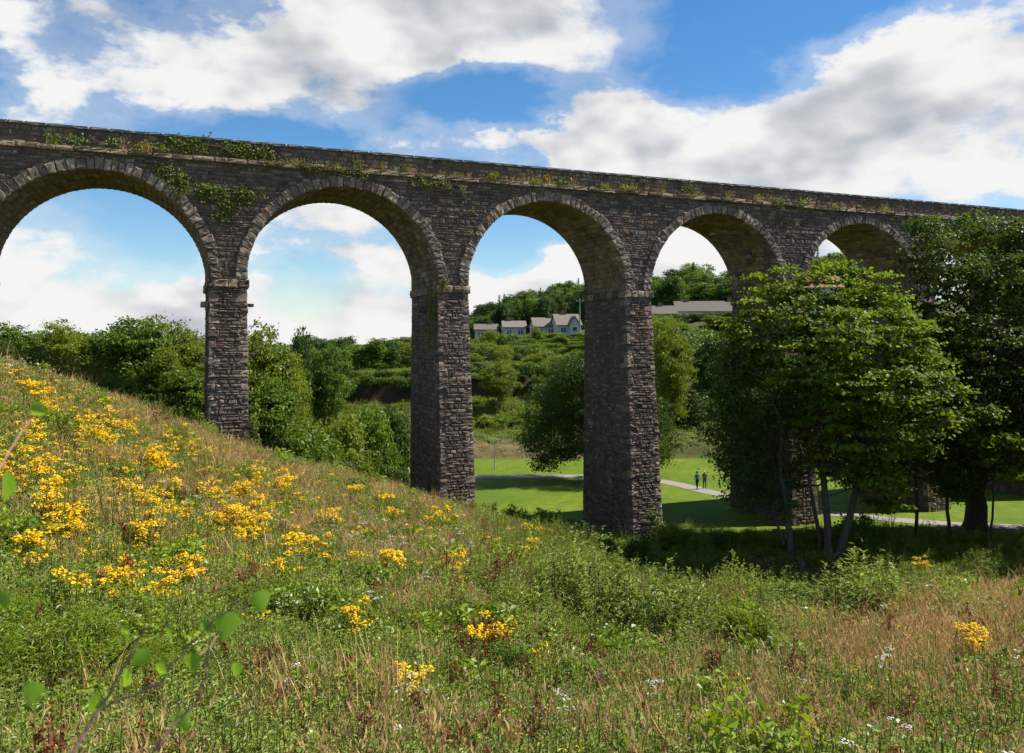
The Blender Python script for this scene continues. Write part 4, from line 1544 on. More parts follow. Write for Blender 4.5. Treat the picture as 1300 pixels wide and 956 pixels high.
def scatter(name, meshes, P, rz, scl, idx, label=None):
    """points with a prototype index, instanced by geometry nodes (uncountable ground cover)"""
    pc = bpy.data.collections.new(name + '_kinds')
    for k, me in enumerate(meshes):
        o = bpy.data.objects.new(f'kind_{k:02d}_{me.name}', me)
        pc.objects.link(o)
    me = bpy.data.meshes.new(name)
    me.vertices.add(len(P))
    me.vertices.foreach_set('co', np.asarray(P, np.float32).ravel())
    a = me.attributes.new('rot', 'FLOAT_VECTOR', 'POINT')
    rot = np.column_stack([rng.normal(size=(len(P), 2)) * .08, rz]).astype(np.float32)
    a.data.foreach_set('vector', rot.ravel())
    a = me.attributes.new('scl', 'FLOAT_VECTOR', 'POINT')
    a.data.foreach_set('vector', np.asarray(scl, np.float32).ravel())
    a = me.attributes.new('idx', 'INT', 'POINT')
    a.data.foreach_set('value', np.asarray(idx, np.int32))
    o = obj(name, me)
    g = bpy.data.node_groups.new(name, 'GeometryNodeTree')
    g.interface.new_socket('Geometry', in_out='INPUT', socket_type='NodeSocketGeometry')
    g.interface.new_socket('Geometry', in_out='OUTPUT', socket_type='NodeSocketGeometry')
    N = g.nodes
    gi, go = N.new('NodeGroupInput'), N.new('NodeGroupOutput')
    ci = N.new('GeometryNodeCollectionInfo')
    ci.inputs['Collection'].default_value = pc
    ci.inputs['Separate Children'].default_value = True
    ci.inputs['Reset Children'].default_value = True
    iop = N.new('GeometryNodeInstanceOnPoints')
    iop.inputs['Pick Instance'].default_value = True

    def named(nm, typ):
        q = N.new('GeometryNodeInputNamedAttribute')
        q.data_type = typ
        q.inputs['Name'].default_value = nm
        return q.outputs['Attribute']
    e2r = N.new('FunctionNodeEulerToRotation')
    g.links.new(named('rot', 'FLOAT_VECTOR'), e2r.inputs[0])
    g.links.new(gi.outputs[0], iop.inputs['Points'])
    g.links.new(ci.outputs[0], iop.inputs['Instance'])
    g.links.new(named('idx', 'INT'), iop.inputs['Instance Index'])
    g.links.new(e2r.outputs[0], iop.inputs['Rotation'])
    g.links.new(named('scl', 'FLOAT_VECTOR'), iop.inputs['Scale'])
    g.links.new(iop.outputs[0], go.inputs[0])
    md = o.modifiers.new('scatter', 'NODES')
    md.node_group = g
    return tag(o, label, 'meadow' if label else None, None, 'stuff')


def to_px(P):
    return CX + P[:, 0] / P[:, 1] * FPX, CY - (P[:, 2] - CAMZ) / P[:, 1] * FPX


MEADOW_END = ([-400, 0, 150, 289, 430, 600, 720, 800, 900, 1000, 1300, 1700], [46, 46, 50, 53, 57, 57, 55, 46, 38, 34, 33, 33])


def build_meadow():
    r = np.random.default_rng(909)
    protos = meadow_protos()
    keys = sorted(protos)
    fam = {}
    for i, k in enumerate(keys):
        fam.setdefault(k.rstrip('0123456789'), []).append(i)
    # area-uniform points in the wedge in front of the camera
    n = 66000
    D = np.sqrt(r.uniform(3.2 ** 2, 58 ** 2, n))
    D = np.concatenate([D, np.sqrt(r.uniform(3.2 ** 2, 14 ** 2, 5000))])
    n = len(D)
    t = r.uniform(-.72, .72, n)
    keep = r.random(n) < np.interp(D, [3, 12, 25, 58], [1.0, .95, .6, .42])
    D, t = D[keep], t[keep]
    x, y = t * D, D
    bx2, by2 = r.uniform(-15, 15, 7000), r.uniform(.4, 15, 7000)
    k2 = (np.hypot(bx2, by2) > 1.6) & (np.abs(bx2) > .66 * by2)
    x, y = np.concatenate([x, bx2[k2]]), np.concatenate([y, by2[k2]])
    D = y
    col = np.clip(CX + x / y * FPX, -390, 1690)
    keep = D < np.interp(col, *MEADOW_END) + r.normal(size=len(D)) * 1.2
    x, y, col = x[keep], y[keep], col[keep]
    z = height(x, y)
    P = np.column_stack([x, y, z])
    c, w = to_px(P)

    def g(c0, w0, sc, sw, a=1.0):
        return a * np.exp(-((c - c0) / sc) ** 2 - ((w - w0) / sw) ** 2)
    noise = np.sin(x * .8 + 1.3 * np.sin(y * .5)) * np.sin(y * .65 + x * .25) + .5 * np.sin(x * 2.1 + y * 1.3)
    wt = {
        'dry': .5 + .5 * noise + g(430, 640, 150, 30, 3.2) + g(300, 575, 60, 20, 1.6) + g(150, 545, 40, 24, 1.8) + g(190, 640, 60, 16, 1.6) + g(60, 650, 70, 22, 1.2) + g(700, 760, 30, 20, 1.5) + g(520, 700, 40, 20, 1.4) + g(260, 590, 150, 40, 1.1) + g(100, 500, 130, 40, 1.0) + g(1230, 800, 170, 80, 2.6) + g(1060, 845, 110, 40, 1.2) + g(560, 720, 90, 40, .7) + g(1250, 745, 120, 25, 2.0) + g(620, 690, 60, 20, .8)
        - g(80, 830, 200, 90, 1.0) - g(380, 830, 160, 60, .5),
        'green': .75 - .2 * noise + g(60, 560, 100, 50, .5) + g(660, 660, 80, 24, 1.0) + g(600, 690, 90, 30, .6) + g(840, 860, 120, 40, .4),
        'herb': .9 + .25 * noise + g(740, 740, 110, 60, 1.4) + g(880, 800, 160, 50, 1.0) + g(400, 790, 200, 60, .8) + g(100, 820, 150, 60, .6) - g(1230, 800, 150, 80, .6),
        'leafy': .6 - .45 * noise + g(60, 540, 90, 50, 1.0) + g(110, 780, 170, 90, 1.5) + g(1010, 772, 150, 24, 1.8) + g(620, 830, 120, 50, .8) + g(450, 850, 120, 40, .8) + g(960, 810, 60, 40, 1.0),
        'rust': .04 + g(660, 740, 80, 30, .45) + g(640, 850, 80, 30, .4) + g(520, 640, 60, 20, .25) + g(200, 720, 80, 40, .15),
        'umbel': .035 + g(60, 470, 90, 16, .35) + g(430, 690, 40, 14, .2) + g(1280, 740, 60, 20, .2),
        'willow': .02 + g(740, 725, 80, 40, 1.0) + g(900, 770, 110, 40, .8) + g(1110, 748, 90, 26, 1.2) + g(930, 745, 50, 14, .8) + g(700, 690, 40, 14, .4),
        'small_yellow': .03 + g(1230, 850, 120, 40, .35) + g(250, 720, 120, 40, .12),
    }
    wt['willow'] = wt['willow'] * ss(13, 20, y)
    wt['umbel'] = wt['umbel'] * (.25 + .75 * ss(12, 22, y))
    names = sorted(wt)
    Wm = np.clip(np.stack([wt[k] for k in names], 1), 0, None)
    Wm /= Wm.sum(1)[:, None]
    pick = (Wm.cumsum(1) < r.random(len(P))[:, None]).sum(1)
    pick = np.clip(pick, 0, len(names) - 1)
    idx = np.array([fam[names[k]][r.integers(len(fam[names[k]]))] for k in pick])
    s = r.uniform(.75, 1.35, len(P)) * np.interp(y, [3, 9, 20, 58], [.7, .85, 1.0, 1.25])
    scl = np.column_stack([s, s, s * r.uniform(.8, 1.2, len(P)) * np.interp(y, [3, 12], [.8, 1.0])])
    scatter('meadow_vegetation', [protos[k] for k in keys], P, r.random(len(P)) * 6.283, scl, idx)
    # lush mounds of herbs that make the meadow lumpy
    mk = []
    for q in range(6):
        rr = np.random.default_rng(1200 + q)
        A = Soup()
        if q < 2:
            leaf_cloud(A, [(0, 0, .28, .55, .5, .42), (.3, .1, .25, .35, .35, .4), (-.25, .2, .2, .4, .4, .3)], 60, 14, .09, .085, rr, asp=.7, bottom=0.0)
            mt = G_LEAFY
        elif q < 4:
            for k in range(34):
                a, e = rr.random() * 6.283, math.sqrt(rr.random())
                B = Soup()
                stem_leaves(B, 1, 18, (1.0 - .5 * e * e) * 1.0, .05, .12, .3, rr, .18, stemw=.007)
                A.add(np.concatenate(B.v) + np.array([e * .55 * math.cos(a), e * .55 * math.sin(a), 0]), [np.concatenate(B.f[3]), np.concatenate(B.f[4])][0], np.concatenate(B.t[3]))
            mt = G_HERB
        elif q == 4:
            leaf_cloud(A, [(0, 0, .2, .6, .55, .3), (.3, .2, .2, .4, .35, .3)], 70, 13, .09, .075, rr, asp=.75, bottom=0.0)
            mt = L_BROAD
        else:
            blade_soup(A, 150, rr, .85, .26, .5, .012)
            mt = G_DRY
        mk.append(A.mesh('meadow_mound', mt))
    n = 2600
    D = np.sqrt(r.uniform(7 ** 2, 56 ** 2, n))
    t2 = r.uniform(-.7, .7, n)
    c2 = CX + t2 * FPX
    k = D < np.interp(c2, *MEADOW_END) - 1.0
    P = np.column_stack([(t2 * D)[k], D[k], height((t2 * D)[k], D[k]) - .04])
    c, w = to_px(P)
    pw = np.stack([.55 + g(90, 800, 180, 90, 1.6) + g(60, 560, 90, 60, .5) + g(620, 820, 200, 60, .5), .5 + g(760, 760, 160, 70, 1.6) + g(1080, 770, 150, 40, 1.2) + g(420, 760, 150, 60, .8),
                   .3 + g(1010, 780, 160, 40, 1.0) + g(150, 780, 120, 60, .6), .5 + g(430, 640, 170, 40, 1.2) + g(1240, 800, 150, 80, 2.4) + g(200, 570, 200, 60, .4)], 1)
    keep = r.random(len(P)) < np.clip(pw.sum(1) / 3.2, .28, 1)
    P, pw = P[keep], pw[keep]
    pk = (np.cumsum(pw / pw.sum(1)[:, None], 1) < r.random(len(P))[:, None]).sum(1).clip(0, 3)
    idx = np.array([[0, 2, 4, 5][q] + (r.integers(2) if q < 2 else 0) for q in pk])
    sc_ = r.uniform(.55, 1.25, len(P)) * np.interp(P[:, 1], [7, 20, 56], [.8, 1.0, 1.15])
    scatter('meadow_mounds', mk, P, r.random(len(P)) * 6.283, np.column_stack([sc_ * 1.3, sc_ * 1.3, sc_ * r.uniform(.8, 1.45, len(P))]), idx)
    # rougher undergrowth between the meadow and the lawn, in the hollow and under the trees
    n = 9000
    yy = r.uniform(32, 66, n)
    tt = r.uniform(-.15, .74, n)
    cc = CX + tt * FPX
    xx = tt * yy
    lawn_edge = 61.6 - 1.2 * np.sin(xx * .4)
    k = (yy > np.interp(cc, *MEADOW_END)) & (yy < lawn_edge)
    P = np.column_stack([xx[k], yy[k], height(xx[k], yy[k])])
    k = P[:, 2] > -1.42
    P = P[k]
    pk = r.choice(['leafy', 'green', 'herb', 'willow', 'umbel'], len(P), p=[.48, .26, .16, .085, .015])
    idx = np.array([fam[q][r.integers(len(fam[q]))] for q in pk])
    s = r.uniform(.9, 1.7, len(P))
    scatter('undergrowth', [protos[k] for k in keys], P, r.random(len(P)) * 6.283, np.column_stack([s, s, s * .9]), idx)
    # coarse grass and scrub on the banks beyond the lawn
    n = 9000
    yy = r.uniform(103, 150, n)
    xx = r.uniform(-50, 75, n)
    earth = (yy > 126) & (yy < 128.3) & (bank_x(xx) > .5)
    dry = (yy < 107)
    k = ~earth & (~dry | (r.random(n) < .5))
    P = np.column_stack([xx[k], yy[k], height(xx[k], yy[k])])
    idx = np.array([fam[q][r.integers(len(fam[q]))] for q in np.where((P[:, 1] < 107) & (P[:, 0] < 10), 'dry', r.choice(['leafy', 'green', 'herb'], len(P)))])
    s = r.uniform(1.6, 3.2, len(P))
    scatter('bank_vegetation', [protos[k] for k in keys], P, r.random(len(P)) * 6.283, np.column_stack([s, s, s * np.where(P[:, 1] < 107, .3, .6)]), idx)
    return protos, keys, fam


PROTOS, PKEYS, PFAM = build_meadow()


# ---- ragwort: each plant is a thing, green stems with leaves and a yellow flower head
def ragwort_protos():
    out = []
    for q in range(5):
        r = np.random.default_rng(500 + q)
        A = Soup()
        tips = stem_leaves(A, 3 + q % 3, 11, .80, .26, .13, .4, r, .22, stemw=.009)
        heads = []
        for t_ in tips:
            B = Soup()
            n = 26
            a = r.random(n) * 6.283
            e = np.sqrt(r.random(n)) * r.uniform(.08, .13)
            P = t_ + np.column_stack([e * np.cos(a), e * np.sin(a), -.5 * e + r.uniform(-.02, .06, n)])
            discs(B, P, .024, r, 6, tilt=.5)
            heads.append(B.mesh('flower_head', F_YEL))
        out.append((multi('ragwort_plant', [(A, G_LEAFY)]), heads))
    return out


RAG = ragwort_protos()


def ragwort(x, y, z, s, label, group, r):
    a, b = RAG[r.integers(len(RAG))]
    o = obj('ragwort_plant', a)
    o.location = (x, y, z)
    o.rotation_euler = (0, 0, r.random() * 6.283)
    o.scale = (s, s, s * r.uniform(.85, 1.1))
    tag(o, label, 'flower', group)
    for hm in b:
        obj('flower_head', hm, o)
    return o


RAG_AREAS = [   # photograph column, row, spread, spread, count, where
    (50, 590, 70, 55, 46, 'on upper left slope below gorse'), (170, 590, 70, 60, 40, 'between the gorse and slender pier'),
    (60, 520, 60, 30, 26, 'near the crest at left edge'), (150, 500, 50, 22, 10, 'along the sloping crest under the round tree'),
    (230, 600, 50, 28, 22, 'just left of the slender pier'), (330, 610, 50, 24, 18, 'before the foot of the slender pier'),
    (240, 650, 60, 22, 18, 'in pink-brown grass below slender pier'), (335, 660, 26, 20, 14, 'in bright patch below slender pier'),
    (105, 660, 14, 12, 5, 'in the small left slope patch'), (55, 695, 40, 14, 6, 'low on the left slope'),
    (390, 705, 36, 16, 18, 'in the yellow patch at mid-meadow'), (235, 735, 40, 18, 18, 'in large patch low on left slope'),
    (150, 715, 40, 18, 8, 'in the lower left meadow'), (440, 650, 14, 20, 7, 'in the dry grass before the wide pier'),
    (486, 628, 6, 8, 4, 'beside the dry grass crest'), (540, 635, 12, 10, 8, 'close before the wide pier'), (555, 665, 14, 10, 6, 'just below the wide pier'),
    (575, 690, 14, 12, 6, 'in the green grass below the wide pier'), (710, 675, 26, 8, 14, 'before the third pier'),
    (665, 655, 24, 8, 5, 'in grass between two nearer piers'), (655, 720, 14, 8, 5, 'at mid-meadow near the rust dock'), (640, 785, 20, 8, 5, 'low in the middle of the meadow'),
    (700, 820, 14, 12, 5, 'near the bottom, in the middle'), (515, 850, 22, 10, 5, 'near the bottom, left of middle'), (600, 800, 30, 8, 3, 'low in the grey herbs'),
    (1190, 728, 24, 5, 5, 'in the dry grass under the dark tree'), (1270, 690, 30, 10, 0, ''), (470, 780, 30, 20, 3, 'in the grey-green herbs'), (1230, 790, 40, 40, 4, 'in tall dry grass at right')]


def build_ragwort():
    r = np.random.default_rng(616)
    for c0, w0, sc, sw, n, where in RAG_AREAS:
        if not n:
            continue
        m_ = max(1, int(round(n / 3.6)))
        kc = r.integers(m_, size=n)
        cs = (c0 + r.normal(size=m_) * sc)[kc] + r.normal(size=n) * 5.5
        ws = (w0 + r.normal(size=m_) * sw)[kc] + r.normal(size=n) * 3.5
        for p in hits(cs, ws, 60, .72):
            if np.isnan(p[0]) or p[1] > 58 or p[1] < 7.5:
                continue
            ragwort(p[0], p[1], p[2] - .03, r.uniform(.8, 1.25) * np.interp(p[1], [8, 20, 34], [.75, 1.05, 1.3]), 'yellow ragwort plant ' + where, 'ragwort ' + where, r)


build_ragwort()


def ragwort_mass():
    # the many more small heads past the three hundred largest, one mass
    r = np.random.default_rng(717)
    c, w_ = [], []
    for c0, w0, sc, sw, n in ((80, 570, 120, 80, 280), (200, 600, 110, 60, 130), (60, 480, 60, 18, 40), (330, 640, 90, 40, 90), (430, 620, 80, 14, 30), (250, 720, 110, 30, 40), (560, 690, 70, 40, 26), (440, 700, 80, 30, 30)):
        c.append(c0 + r.normal(size=n) * sc * .8)
        w_.append(w0 + r.normal(size=n) * sw * .8)
    P = hits(np.concatenate(c), np.concatenate(w_), 60, .6)
    P = P[~np.isnan(P[:, 0])]
    P = P[P[:, 1] < 57]
    ms = []
    for q in range(3):
        a, heads = RAG[q]
        A, B = Soup(), Soup()
        rr = np.random.default_rng(800 + q)
        tips = stem_leaves(A, 2, 9, .68, .2, .12, .4, rr, .2)
        for t_ in tips:
            an = rr.random(16) * 6.283
            e = np.sqrt(rr.random(16)) * .08
            discs(B, t_ + np.column_stack([e * np.cos(an), e * np.sin(an), rr.uniform(-.03, .04, 16)]), .022, rr, 6)
        ms.append(multi('small_ragwort', [(A, G_LEAFY), (B, F_YEL)]))
    sc_ = r.uniform(.75, 1.2, len(P)) * np.interp(P[:, 1], [10, 36], [.8, 1.15])
    scatter('small_ragwort_flowers', ms, P, r.random(len(P)) * 6.283, np.column_stack([sc_, sc_, sc_]), r.integers(3, size=len(P)))


ragwort_mass()
#==OBJ==
# ------------------------------------------------------------------ plants on the viaduct
def vface(col, row, v0=0.0):
    a = (col - CX) / FPX
    D = (v0 + ORG[:2] @ DN) / (a * DN[0] + DN[1])
    p = np.array([a * D, D])
    return float((p - ORG[:2]) @ DU), CAMZ + (CY - row) / FPX * D


def ivy(label, spots, n, size, seed, v0=-.10, lm=None):
    """ivy leaves over the stone face; spots (col,row,half width px,half height px)"""
    r = np.random.default_rng(seed)
    u0, z0 = vface(spots[0][0], spots[0][1])
    o = vw(u0, v0, z0)
    root = empty('ivy', o, TH, label, 'ivy')
    S, W = Soup(), Soup()
    w = np.array([s[2] * s[3] for s in spots], float)
    cs = []
    for s, m in zip(spots, r.multinomial(n // 9, w / w.sum())):
        u, z = vface(s[0], s[1])
        pu, pz = s[2] / 18.5, s[3] / 19.0
        for _ in range(m):
            c = np.array([u - u0 + r.normal() * pu * .55, r.uniform(-.10, .02), z - z0 + r.normal() * pz * .55])
            P = c + r.normal(size=(9, 3)) * np.array([.14, .05, .14])
            V, F, tt = leaf_arrays(P, np.column_stack([r.normal(size=9) * .4, -np.ones(9), .5 + r.normal(size=9) * .4]), size * r.uniform(.6, 1.3, 9), r, .9, axis=np.column_stack([r.normal(size=9) * .5, np.zeros(9), -np.ones(9)]))
            S.add(V, F, np.clip(tt * .6 + .4 * r.random(), 0, 1))
            cs.append(c)
    cs = np.array(cs)
    for k in range(10):
        a, b = cs[r.integers(len(cs))], cs[r.integers(len(cs))]
        W.tube(wiggle(a + (0, .06, 0), b + (0, .06, 0), 6, .1, r), .015, 4, .5, cap=False)
    obj('foliage', S.mesh('foliage', lm or L_IVY), root)
    obj('stem', W.mesh('stem', TWIG), root)


ivy('sprawling ivy along the parapet above the slender pier', [(290, 190, 50, 9), (240, 184, 26, 6), (335, 196, 18, 6), (310, 203, 30, 5), (225, 180, 12, 4)], 1300, .15, 1, -.02)
ivy('bushy ivy clump on the wall between the two left arches', [(284, 250, 30, 10), (262, 240, 12, 8), (290, 266, 12, 10), (308, 244, 14, 6), (280, 275, 6, 8)], 950, .15, 2)
ivy('trailing ivy hanging beside the leftmost arch ring', [(212, 222, 8, 14), (224, 238, 8, 12), (206, 214, 8, 6), (232, 228, 6, 10)], 520, .14, 3)
ivy('bright green creeper up the right edge of the slender pier', [(321, 545, 2, 14), (322, 560, 3, 8), (320, 532, 1.5, 8)], 320, .11, 4, -.75, L_LIGHT)
ivy('thin ivy straggling along the ledge over the second arch', [(380, 212, 20, 4), (420, 216, 20, 3), (460, 220, 14, 4), (350, 208, 16, 3)], 420, .12, 8, -.3)
ivy('yellowing creeper hanging below the ledge before the third arch', [(540, 236, 12, 8), (565, 234, 10, 6), (590, 240, 6, 8)], 300, .12, 9, -.3)
ivy('patchy creeper on the parapet over the leftmost arch', [(100, 178, 14, 6), (150, 180, 12, 6), (60, 174, 12, 4)], 260, .13, 10, -.02, L_GORSE)
ivy('small fern clump on the ledge above the third pier', [(870, 240, 8, 6), (880, 246, 6, 5)], 160, .13, 11, -.3)
ivy('creeper tuft under the ledge past the fourth arch', [(985, 258, 8, 6), (1010, 262, 8, 4)], 150, .13, 12, -.3)
ivy('small ivy sprig at the head of the wide pier', [(562, 359, 5, 4)], 120, .12, 5, -.3)
ivy('dark ivy strip down the shaded side of the wide pier', [(549, 400, 2, 26), (547, 430, 2, 14)], 400, .12, 6, .25)
ivy('leggy weeds climbing the base of the third pier', [(815, 650, 5, 18), (818, 675, 6, 12), (800, 685, 8, 8)], 520, .13, 7, -1.6, L_BROAD)


def ledge_plants():
    r = np.random.default_rng(44)
    grass = [PROTOS[PKEYS[i]] for i in PFAM['green'] + PFAM['dry']]
    leafy = [PROTOS[PKEYS[i]] for i in PFAM['leafy'] + PFAM['herb']]
    cols = np.sort(np.concatenate([r.uniform(360, 1140, 52), r.uniform(590, 880, 22), r.uniform(60, 240, 10)]))
    for k, c in enumerate(cols):
        u, _ = vface(c, 230)
        p = vw(u, -.02 + r.uniform(-.06, .06), ZL + .01)
        dry = r.random() < .35
        me = grass[r.integers(len(grass))] if r.random() < .7 else leafy[r.integers(len(leafy))]
        o = obj('ledge_weed', me)
        o.location = p
        o.rotation_euler = (r.uniform(.0, .3), 0, r.random() * 6.283)
        s = r.uniform(.6, 1.4)
        o.scale = (s * 1.3, s * 1.3, s)
        tag(o, 'small tuft of weeds on the viaduct ledge', 'weed', 'weeds on the viaduct ledge')
    for c, lb in ((692, 'taller yellow ragwort on the ledge over the third arch crown'), (723, 'yellow ragwort on the ledge just right of the third arch crown'), (822, 'small yellow ragwort on the ledge above the third pier'),
                  (930, 'little yellow ragwort on the ledge over the fourth arch'), (1038, 'lone yellow ragwort on the ledge past the fourth arch'), (1146, 'yellow ragwort on the ledge nearest the dark tree')):
        u, _ = vface(c, 230)
        p = vw(u, -.05, ZL)
        ragwort(p[0], p[1], p[2], .75 if c < 730 else .5, lb, None, r)
    # tufts rooted in the wall face
    for c, w_ in ((530, 236), (562, 232), (600, 270), (598, 296), (460, 228), (870, 240), (985, 258), (1010, 285), (808, 352), (640, 236)):
        u, z = vface(c, w_)
        o = obj('wall_weed', grass[r.integers(len(grass))])
        o.location = vw(u, -.04, z)
        o.rotation_euler = (R(70), 0, TH)
        o.scale = (.5, .5, .6)
        tag(o, 'tuft of weeds rooted in a joint of the viaduct wall', 'weed', 'weeds in the viaduct wall')


ledge_plants()

# ------------------------------------------------------------------ houses on the far slope
M_WALLW = simple('house_render', (0.52, 0.48, 0.42), .9, .2, .15, 2)
M_ROOFG = simple('roof_slate', (0.17, 0.145, 0.125), .85, .25, .25, 3, .3)
M_ROOFB = simple('roof_brown', (0.13, 0.108, 0.09), .85, .25, .25, 3, .3)
M_ROOFR = simple('roof_red', (0.30, 0.13, 0.075), .85, .25, .25, 3, .3)
M_GLASS = simple('window_glass', (0.05, 0.09, 0.13), .1, .6, .3, 1)
M_FRAME = simple('window_frame', (0.75, 0.75, 0.72), .6, .3, .05, 4)
M_BRICK = simple('chimney_brick', (0.22, 0.13, 0.09), .9, .2, .3, 6)
M_STEEL = simple('galvanised_steel', (0.32, 0.34, 0.35), .45, .5, .15, 8)
M_WOOD = simple('pole_wood', (0.30, 0.28, 0.25), .9, .2, .3, 6)


def sbox(name, lo, hi, mat, parent):
    s = Soup()
    s.box(lo, hi, .5)
    return obj(name, s.mesh(name, mat), parent)


def house(col, d, ridge_row, eave_row, wpx, rz, roofm, label, chims=(.3,), depth=8.0, porch=False, wallh=2.7):
    x = (col - CX) / FPX * d
    zr = CAMZ + (CY - ridge_row) / FPX * d
    ze = CAMZ + (CY - eave_row) / FPX * d
    w = wpx * d / FPX
    base = min(gz(x, d) - .3, ze - wallh)
    h = house_root = empty('house', (x, d, base), rz, label, 'house')
    e, rg = ze - base, zr - base
    hw, hd = w / 2, depth / 2
    s = Soup()
    V = [(-hw, -hd, 0), (hw, -hd, 0), (hw, hd, 0), (-hw, hd, 0), (-hw, -hd, e), (hw, -hd, e), (hw, hd, e), (-hw, hd, e), (-hw, 0, rg - .08), (hw, 0, rg - .08)]
    s.add(V, [np.array([(0, 1, 5, 4), (2, 3, 7, 6)]), np.array([(1, 2, 6, 9, 5), (3, 0, 4, 8, 7)])], 0.5)
    obj('wall', s.mesh('wall', M_WALLW), h)
    roof = Soup()
    for sg in (-1, 1):
        o_, t_ = .35, .16
        ey = sg * (hd + o_)
        ez = e - (rg - e) * o_ / hd
        q = [(-hw - .3, ey, ez), (hw + .3, ey, ez), (hw + .3, 0, rg), (-hw - .3, 0, rg)]
        V = q + [(a, b, c + t_) for a, b, c in q]
        roof.add(V, np.array([(0, 1, 2, 3), (4, 5, 6, 7), (0, 1, 5, 4), (1, 2, 6, 5), (3, 0, 4, 7)]), .5)
    ro = obj('roof', roof.mesh('roof', roofm), h)
    for c in chims:
        sbox('chimney', (-hw + w * c - .45, -.35, rg - .6), (-hw + w * c + .45, .35, rg + .95), M_BRICK, ro)
    nwin = max(2, int(w / 3.2))
    for k in range(nwin):
        cx = -hw + w * (k + .5) / nwin
        fr = sbox('window', (cx - .65, -hd - .04, e - 1.75), (cx + .65, -hd + .05, e - .5), M_FRAME, h)
        sbox('pane', (cx - .55, -hd - .06, e - 1.66), (cx - .05, -hd - .03, e - .58), M_GLASS, fr)
        sbox('pane', (cx + .05, -hd - .06, e - 1.66), (cx + .55, -hd - .03, e - .58), M_GLASS, fr)
    fr = sbox('window', (hw - .05, -.6, e - 1.6), (hw + .04, .6, e - .4), M_FRAME, h)
    sbox('pane', (hw + .02, -.5, e - 1.5), (hw + .06, .5, e - .5), M_GLASS, fr)
    if porch:
        p = Soup()
        pw = w * .22
        cxp = hw * .38
        V = [(cxp - pw, -hd - 1.0, 0), (cxp + pw, -hd - 1.0, 0), (cxp + pw, -hd - 1.0, e - .1), (cxp, -hd - 1.0, rg - .7), (cxp - pw, -hd - 1.0, e - .1),
             (cxp - pw, 0, 0), (cxp + pw, 0, 0), (cxp + pw, 0, e - .1), (cxp, 0, rg - .7), (cxp - pw, 0, e - .1)]
        p.add(V, [np.array([(0, 1, 2, 3, 4)]), np.array([(1, 6, 7, 2), (0, 4, 9, 5)])], .5)
        po = obj('front_gable', p.mesh('front_gable', M_WALLW), h)
        q = Soup()
        for sg in (-1, 1):
            V = [(cxp + sg * (pw + .25), -hd - 1.25, e - .2), (cxp, -hd - 1.25, rg - .55), (cxp, .2, rg - .55), (cxp + sg * (pw + .25), .2, e - .2)]
            V += [(a, b, c + .12) for a, b, c in V]
            q.add(V, np.array([(0, 1, 2, 3), (4, 5, 6, 7), (0, 1, 5, 4), (0, 3, 7, 4)]), .5)
        obj('gable_roof', q.mesh('gable_roof', roofm), po)
        fr = sbox('window', (cxp - .6, -hd - 1.05, e - 1.4), (cxp + .6, -hd - .95, e - .4), M_FRAME, po)
        sbox('pane', (cxp - .5, -hd - 1.07, e - 1.32), (cxp + .5, -hd - 1.04, e - .48), M_GLASS, fr)
    return h


house(718, 186, 399.5, 413, 30, R(8), M_ROOFG, 'white house with grey roof and front gable beside the utility pole', (.42,), porch=True, wallh=3.4)
house(689, 190, 404, 415, 27, R(6), M_ROOFG, 'pale house with grey roof left of the gabled house', (.85,), wallh=4)
house(652, 194, 408, 416, 28, R(4), M_ROOFG, 'low grey-roofed house in the middle of the far row', (.3,), wallh=3)
house(617, 196, 412, 419, 28, R(2), M_ROOFB, 'low brown-roofed house at the left end of the far row', (.7,), wallh=3)
house(900, 196, 383, 396, 86, R(-4), M_ROOFB, 'long low house with broad brown roof seen through the fourth arch', (.18, .8), wallh=3, depth=9)
house(838, 190, 389, 399, 36, R(-2), M_ROOFB, 'smaller brown-roofed bungalow just right of the third pier', (.5,), wallh=3, depth=7)
house(1040, 186, 352, 366, 46, R(-6), M_ROOFR, 'house with reddish roof glimpsed through the sycamore leaves', (.7,), wallh=5)

up = empty('utility_pole', (*at(736, 430, 180)[:2], gz(*at(736, 430, 180)[:2])), 0, 'thin pale utility pole beside the gabled house', 'pole')
s = Soup()
s.tube([(0, 0, -.3), (0, 0, 4), (0, 0, 8.4)], [.16, .14, .11], 8, .5)
obj('post', s.mesh('post', M_WOOD), up)
sbox('crossarm', (-.8, -.06, 7.7), (.8, .06, 7.85), M_WOOD, up)
for sx_ in (-.7, 0, .7):
    s = Soup()
    s.tube([(sx_, 0, 7.86), (sx_, 0, 8.05)], [.06, .05], 6, .5)
    obj('insulator', s.mesh('insulator', M_FRAME), up)

# ------------------------------------------------------------------ lawn furniture
lx, ly = lawn_pt(628, 596)
lp = empty('lamp_post', (lx, ly, gz(lx, ly)), 0, 'slim grey lamp post on the lawn between the nearer piers', 'lamp post')
s = Soup()
s.tube([(0, 0, -.2), (0, 0, .5), (0, 0, .52), (0, 0, 3.3)], [.075, .075, .05, .04], 8, .5)
obj('post', s.mesh('post', M_STEEL), lp)
s = Soup()
s.tube([(0, 0, 3.22), (.25, 0, 3.32), (.55, 0, 3.3)], [.03, .03, .03], 6, .5)
s.box((.38, -.09, 3.24), (.82, .09, 3.34), .5)
obj('lamp_head', s.mesh('lamp_head', M_STEEL), lp)


